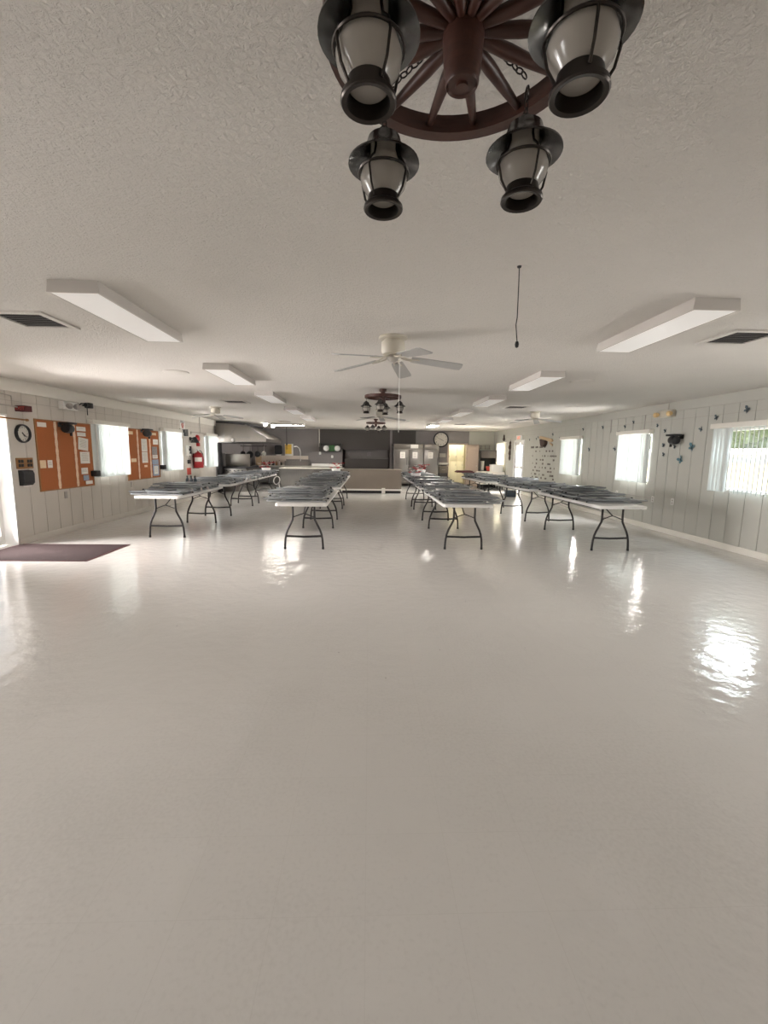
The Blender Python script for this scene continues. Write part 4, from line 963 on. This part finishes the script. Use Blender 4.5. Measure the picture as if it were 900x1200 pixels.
# hatch insides
hc = empty('hatch_cabinet', (-.12, YB+.36, 0), 0, 'grey cabinet inside the dark hatch behind the beige counter', 'cabinet')
mb = MB(); mb.box(-1.02,-.2,.0,1.02,.3,1.20); mb.build('lower_body', 'dark_wall', hc)
mb = MB(); mb.box(-1.02,.15,1.20,1.02,.3,1.62); mb.build('upper_panel', 'grey_wall', hc)
for dx in (-.92,.1):
    mb = MB(); mb.box(dx-.08,.13,1.32,dx+.10,.149,1.52); mb.build('notice', 'photo', hc)
# range hood along the left wall
hd = empty('range_hood', (XL, 15.62, 0), 0, 'large stainless steel range hood on the left wall of the kitchen', 'range hood')
mb = MB()
pr = [(.0,1.80),(1.78,1.83),(1.80,1.94),(1.06,2.39),(.36,2.45),(.0,2.47)]
mb.prism(pr, 'y', .0, 2.6); mb.build('canopy', 'steel_warm', hd)
mb = MB(); mb.prism([(.02,1.83),(.33,1.83),(.33,2.42),(.02,2.43)], 'y', -.012, .0); mb.build('end_panel', 'steel', hd)
mb = MB(); mb.prism([(.42,1.92),(.46,1.92),(.78,2.36),(.74,2.36)], 'y', -.010, 0); mb.prism([(.76,1.95),(1.25,1.95),(1.2,1.99),(.80,1.99)], 'y', -.012, 0); mb.prism([(1.02,2.38),(1.76,1.93),(1.82,1.96),(1.08,2.42)], 'y', -.03, 0); mb.build('seam_strips', 'steel', hd)
mb = MB(); mb.prism([(-.0,2.46),(1.06,2.40),(1.06,2.46),(.0,2.52)], 'y', -.005, 2.6); mb.build('top_flashing', 'dark', hd)
mb = MB(); mb.prism([(.0,1.775),(1.76,1.805),(1.76,1.828),(.0,1.798)], 'y', -.005, 2.6); mb.build('drip_rail', 'dark_steel', hd)
mb = MB(); mb.lathe([(.0,-.05),(.05,-.05),(.06,-.0),(.0,.0)], (.62,-.012,1.87), 16, 'y'); mb.build('lamp', 'silver', hd)
# range under the hood
rg = empty('kitchen_range', (XL+.02, 16.0, 0), 0, 'steel cooking range with tall back panel under the hood', 'range')
mb = MB(); mb.box(.10,.0,.0,.95,1.8,.84, bevel=.01); mb.build('body', 'steel', rg)
mb = MB(); mb.box(.10,-.015,.845,.92,1.8,.92); mb.build('griddle', 'dark', rg)
mb = MB(); mb.box(.06,.30,.92,.98,.36,1.38, bevel=.006); mb.build('back_panel', 'steel_warm', rg)
mb = MB(); mb.box(.04,.27,.86,.10,.39,1.40); mb.build('corner_post', 'silver', rg)
mb = MB(); mb.box(.20,-.02,.20,.85,.0,.70, bevel=.006); dr = mb.build('oven_door', 'steel', rg)
mb = MB(); mb.tube([(.25,-.02,.66),(.25,-.06,.66),(.80,-.06,.66),(.80,-.02,.66)], .012, 8); mb.build('handle', 'chrome', dr)
for k in range(5):
    mb = MB(); mb.lathe([(.0,-.045),(.02,-.045),(.026,-.02),(.026,0),(.0,0)], (.22+.14*k,-.0,.78), 14, 'y'); mb.build('knob', 'black', rg)
mb = MB(); mb.box(XL+.02,15.66,.0,XL+.11,15.95,1.765); tag(mb.build('gas_riser_cover', 'dark'), 'tall black upright post beside the range at the left wall', 'post')
# hanging pots
pr_ = empty('hanging_pot_rack', (-4.62, 17.6, 1.74), 0, 'dark rack hanging below the hood and carrying pans', 'rack')
mb = MB(); mb.tube([(-.52,0,-.05),(.52,0,-.05)], .014, 8); mb.tube([(-.38,0,-.05),(-.38,0,.02)], .01, 6); mb.tube([(.38,0,-.05),(.38,0,.02)], .01, 6); mb.build('bar', 'dark_steel', pr_)
for i, (dx, r) in enumerate(((-.40,.10),(-.13,.14),(.17,.12),(.42,.09))):
    root = empty('hanging_pan', (-4.62+dx, 17.57, 1.70), 0, '%s dark pan hanging from the rack beside the hood' % ['leftmost','second','third','rightmost'][i], 'pan', 'dark pans hanging on the rack')
    mb = MB(); mb.tube([(0,0,0),(0,-.01,-.22)], [.007,.011], 8); mb.build('handle', 'dark_steel' if i != 3 else 'chrome', root)
    mb = MB(); mb.lathe([(.0,.0),(r*.8,.0),(r,-.06),(r*.97,-.06),(r*.78,-.006),(.0,-.006)], (0,-.01,-.21-r), 24, 'y'); mb.build('pan', 'black' if i != 3 else 'chrome', root)
cb = empty('cutting_board', (-5.02, 19.93, .862), 0, 'pale upright cutting board on the back counter below the pans', 'cutting board')
mb = MB(); mb.prism(rounded(.25,.40,.03), 'y', .0, .03)
for v in mb.b.verts: v.co.z += .201
mb.build('board', 'tan_wood', cb)

# refrigerators
def fridge(x0, x1, label, n):
    root = empty('refrigerator', ((x0+x1)/2, 19.9, 0), 0, label, 'refrigerator', 'steel refrigerators on the back wall')
    w = (x1-x0)/2
    mb = MB(); mb.box(-w,-.32,.12,w,.36,1.90, bevel=.008); mb.build('body', 'steel', root)
    mb = MB(); mb.box(-w+.01,-.345,1.66,w-.01,-.321,1.89, bevel=.004); mb.build('top_grille', 'steel_warm', root)
    for q in range(n):
        a = -w+q*2*w/n+.008; b = -w+(q+1)*2*w/n-.008
        mb = MB(); mb.box(a,-.37,.16,b,-.321,1.645, bevel=.008); d = mb.build('door', 'steel', root)
        hx = b-.06 if (q == 0) else a+.06
        if n == 1: hx = b-.05
        mb = MB(); mb.tube([(hx,-.37,1.32),(hx,-.42,1.31),(hx,-.42,.98),(hx,-.37,.97)], .014, 8); mb.build('handle', 'dark_steel', d)
    for sx in (-1,1):
        mb = MB(); mb.lathe([(.0,0),(.03,0),(.03,.12),(.0,.12)], (sx*(w-.08),-.26,0), 12); mb.lathe([(.0,0),(.03,0),(.03,.12),(.0,.12)], (sx*(w-.08),.28,0), 12); mb.build('foot', 'dark_steel', root)
    return root
fridge(1.10, 2.44, 'two-door steel refrigerator against the dark back wall', 2)
fridge(2.46, 3.14, 'narrow single-door steel refrigerator under the large clock', 1)
for x, l in ((1.50,'white notice on the left door of the two-door refrigerator'), (2.06,'white notice on the right door of the two-door refrigerator'), (2.76,'white notice on the door of the single refrigerator')):
    root = empty('door_notice', (x, 19.528, 1.40), 0, l, 'notice', 'notices on the refrigerator doors')
    mb = MB(); mb.box(-.11,-.005,-.14,.11,0,.14); mb.build('sheet', 'paper', root)
    mb = MB()
    for k in range(4): mb.box(-.07,-.0065,-.09+k*.055,.06,-.005,-.07+k*.055)
    mb.build('print', 'seam', root)
mb = MB(); mb.box(1.86,19.54,1.71,2.20,19.554,1.87); tag(mb.build('name_strip', 'paper'), 'pale card on the top grille of the two-door refrigerator', 'card')
# bits on the wall between refrigerators and closet
wsb = empty('paper_shelf', (3.43, YB, 1.40), 0, 'small grey shelf on the wall between clock and closet door', 'shelf')
mb = MB(); mb.box(-.16,-.10,-.08,.14,-.001,.10, bevel=.006); mb.build('box', 'counter_top', wsb)
rl = empty('roll_holder', (3.48, YB, 1.02), 0, 'pale paper roll holder on the wall beside the closet door', 'holder')
mb = MB(); mb.lathe([(.0,-.2),(.05,-.2),(.05,.2),(.0,.2)], (0,-.08,0), 16, 'x'); mb.build('roll', 'paper', rl)
mb = MB(); mb.box(-.23,-.10,-.05,-.21,-.001,.05); mb.box(.21,-.10,-.05,.23,-.001,.05); mb.build('bracket', 'silver', rl)
lc = empty('low_cabinet', (3.43, YB-.22, 0), 0, 'beige low cabinet standing between refrigerator and closet door', 'cabinet')
mb = MB(); mb.box(-.20,-.2,.03,.20,.2,.60, bevel=.006); mb.build('body', 'dark_wall', lc)
mb = MB(); mb.box(-.21,-.21,.60,.21,.2,.90, bevel=.006); mb.build('drawer', 'counter', lc)
mb = MB(); mb.tube([(-.08,-.21,.75),(-.08,-.235,.75),(.08,-.235,.75),(.08,-.21,.75)], .006, 6); mb.build('handle', 'silver', lc)
# right back corner: draped table, black unit, white box
ct = empty('draped_table', (5.25, 18.6, 0), 0, 'white draped table in the right back corner beside the curtain', 'table')
mb = MB(); n = 48
def per(k, r): 
    t = k/n*4; s_ = int(t) % 4; u = t-int(t)
    c = [(-.5+u,-.42),(.5,-.42+.84*u),(.5-u,.42),(-.5,.42-.84*u)][s_]
    return (c[0]*(1+r*math.sin(k*1.9)), c[1]*(1+r*math.cos(k*1.7)))
rings = [[mb.b.verts.new((*per(k, rr), z)) for k in range(n)] for rr, z in ((0,.745),(.01,.70),(.025,.45),(.04,.22))]
mb.b.faces.new(rings[0])
for a, b in zip(rings, rings[1:]):
    for k in range(n): mb.b.faces.new((a[k],a[(k+1)%n],b[(k+1)%n],b[k]))
mb.build('cloth', 'cloth', ct)
mb = MB(); mb.box(-.48,-.40,.70,.48,.40,.742); mb.build('tabletop', 'white_plastic', ct)
for sx in (-1,1):
    for sy in (-1,1):
        mb = MB(); mb.tube([(sx*.44,sy*.36,0),(sx*.44,sy*.36,.70)], .018, 8); mb.build('leg', 'iron', ct)
wb = empty('storage_box', (5.46, 18.45, .747), 0, 'white box with lid on the draped corner table', 'box')
mb = MB(); mb.box(-.24,-.17,0,.24,.17,.26, bevel=.008); mb.build('body', 'white_plastic', wb)
mb = MB(); mb.box(-.25,-.18,.26,.25,.18,.31, bevel=.008); mb.build('lid', 'white_plastic', wb)
tv = empty('black_cabinet', (5.33, 19.6, 0), 0, 'tall black cabinet with an open lower shelf in the right back corner', 'cabinet')
mb = MB(); mb.box(-.38,-.30,.0,-.34,.30,1.66); mb.box(.34,-.30,0,.38,.30,1.66); mb.box(-.34,.26,0,.34,.30,1.66); mb.box(-.34,-.30,.70,.34,.26,.74); mb.box(-.34,-.30,1.62,.34,.26,1.66); mb.box(-.34,-.30,.0,.34,.26,.66); mb.build('carcass', 'black', tv)
mb = MB(); mb.box(-.32,-.33,1.32,.34,-.301,1.64, bevel=.006); mb.build('upper_door', 'dark_wall', tv)
rb = empty('red_tub', (5.42, 19.45, .742), 0, 'red tub in the black corner cabinet', 'tub'); mb = MB(); mb.lathe([(.0,0),(.10,0),(.14,.18),(.135,.20),(.125,.18),(.0,.03)], seg=20, cap=False); mb.build('body', 'dull_red', rb)
rb = empty('white_tub', (5.13, 19.62, .742), 0, 'white tub behind the red tub in the black corner cabinet', 'tub'); mb = MB(); mb.lathe([(.0,0),(.10,0),(.115,.42),(.12,.44),(.0,.45)], seg=20, cap=False); mb.build('body', 'plate', rb)
hk = empty('hook_rail', (5.33, YB, 1.74), 0, 'row of hooks on the white wall above the black cabinet', 'hooks')
mb = MB(); mb.box(-.36,-.02,-.02,.36,-.001,.02)
mb.build('rail', 'slat_grey', hk)
for k in range(4):
    mb = MB(); mb.tube([(-.30+.2*k,-.02,-.01),(-.30+.2*k,-.05,.0),(-.30+.2*k,-.055,.16)], .008, 6); mb.build('hook', 'iron', hk)
mc = empty('folded_cloth', (3.05, 13.75, TOPZ+.16), 0, 'dark maroon folded cloth on the farthest far-right table', 'cloth')
mb = MB(); mb.box(-.28,-.2,0,.28,.2,.035, bevel=.012); mb.box(-.25,-.19,.035,.22,.18,.06, bevel=.01); mb.build('fold', 'maroon', mc)
# vertical seam strips on the right wall
for y in (9.14, 10.43, 19.9):
    mb = MB(); z0 = 2.05 if y < 19 else .1
    mb.box(XR-.014,y-.012,z0,XR-.0005,y+.012,2.37); tag(mb.build('wall_seam_strip', 'slat_grey'), {9.14:'short dark strip on the right wall above the middle blind',10.43:'dark vertical strip on the right wall between two blinds',19.9:'dark vertical strip in the right back corner'}[y], 'strip', None)

# wall-hung things sit flush on their wall
bpy.context.view_layer.update()
def tree(o):
    yield o
    for c in o.children: yield from tree(c)
for o in list(C.objects):
    if o.parent or o.get('category') in (None, 'notice', 'blind', 'curtain', 'range', 'post'): continue
    xs = [(m.matrix_world @ Vector(b)).x for m in tree(o) if m.type == 'MESH' for b in m.bound_box]
    if not xs: continue
    if XL-.001 <= min(xs) < XL+.03: o.location.x -= min(xs)-XL+.0015
    elif XR-.03 < max(xs) <= XR+.001: o.location.x += XR-max(xs)+.0015

# ------------------------------------------------------------------ world, camera, view
w = bpy.data.worlds.new('World'); bpy.context.scene.world = w; w.use_nodes = True
bg = w.node_tree.nodes['Background']; bg.inputs[0].default_value = (.93,.96,1,1); bg.inputs[1].default_value = 1.1
p, r, yw, hh, f = .137039, .0135082, -.0356889, 1.504, 505.618
cy, sy = math.cos(yw), math.sin(yw)
fw = Vector((-sy*math.cos(p), cy*math.cos(p), -math.sin(p))); rt = Vector((cy, sy, 0)); up = rt.cross(fw)
rt2 = rt*math.cos(r)+up*math.sin(r); up2 = -rt*math.sin(r)+up*math.cos(r)
cd = bpy.data.cameras.new('camera'); cam = bpy.data.objects.new('scene_camera', cd); C.objects.link(cam)
cd.sensor_fit = 'VERTICAL'; cd.sensor_height = 36; cd.lens = f/1200*36; cd.clip_start = .05; cd.clip_end = 200
mtx = Matrix.Identity(4)
for i in range(3): mtx[i][0], mtx[i][1], mtx[i][2] = rt2[i], up2[i], -fw[i]
mtx[2][3] = hh; cam.matrix_world = mtx
S = bpy.context.scene; S.camera = cam
S.view_settings.view_transform = 'Standard'; S.view_settings.look = 'None'; S.view_settings.gamma = 1; S.view_settings.exposure = .43
S.view_settings.use_curve_mapping = False
S.cycles.use_denoising = True; S.cycles.max_bounces = 10; S.cycles.diffuse_bounces = 6; S.cycles.glossy_bounces = 4; S.cycles.transparent_max_bounces = 12
S.cycles.sample_clamp_indirect = 6; S.cycles.caustics_reflective = False; S.cycles.caustics_refractive = False
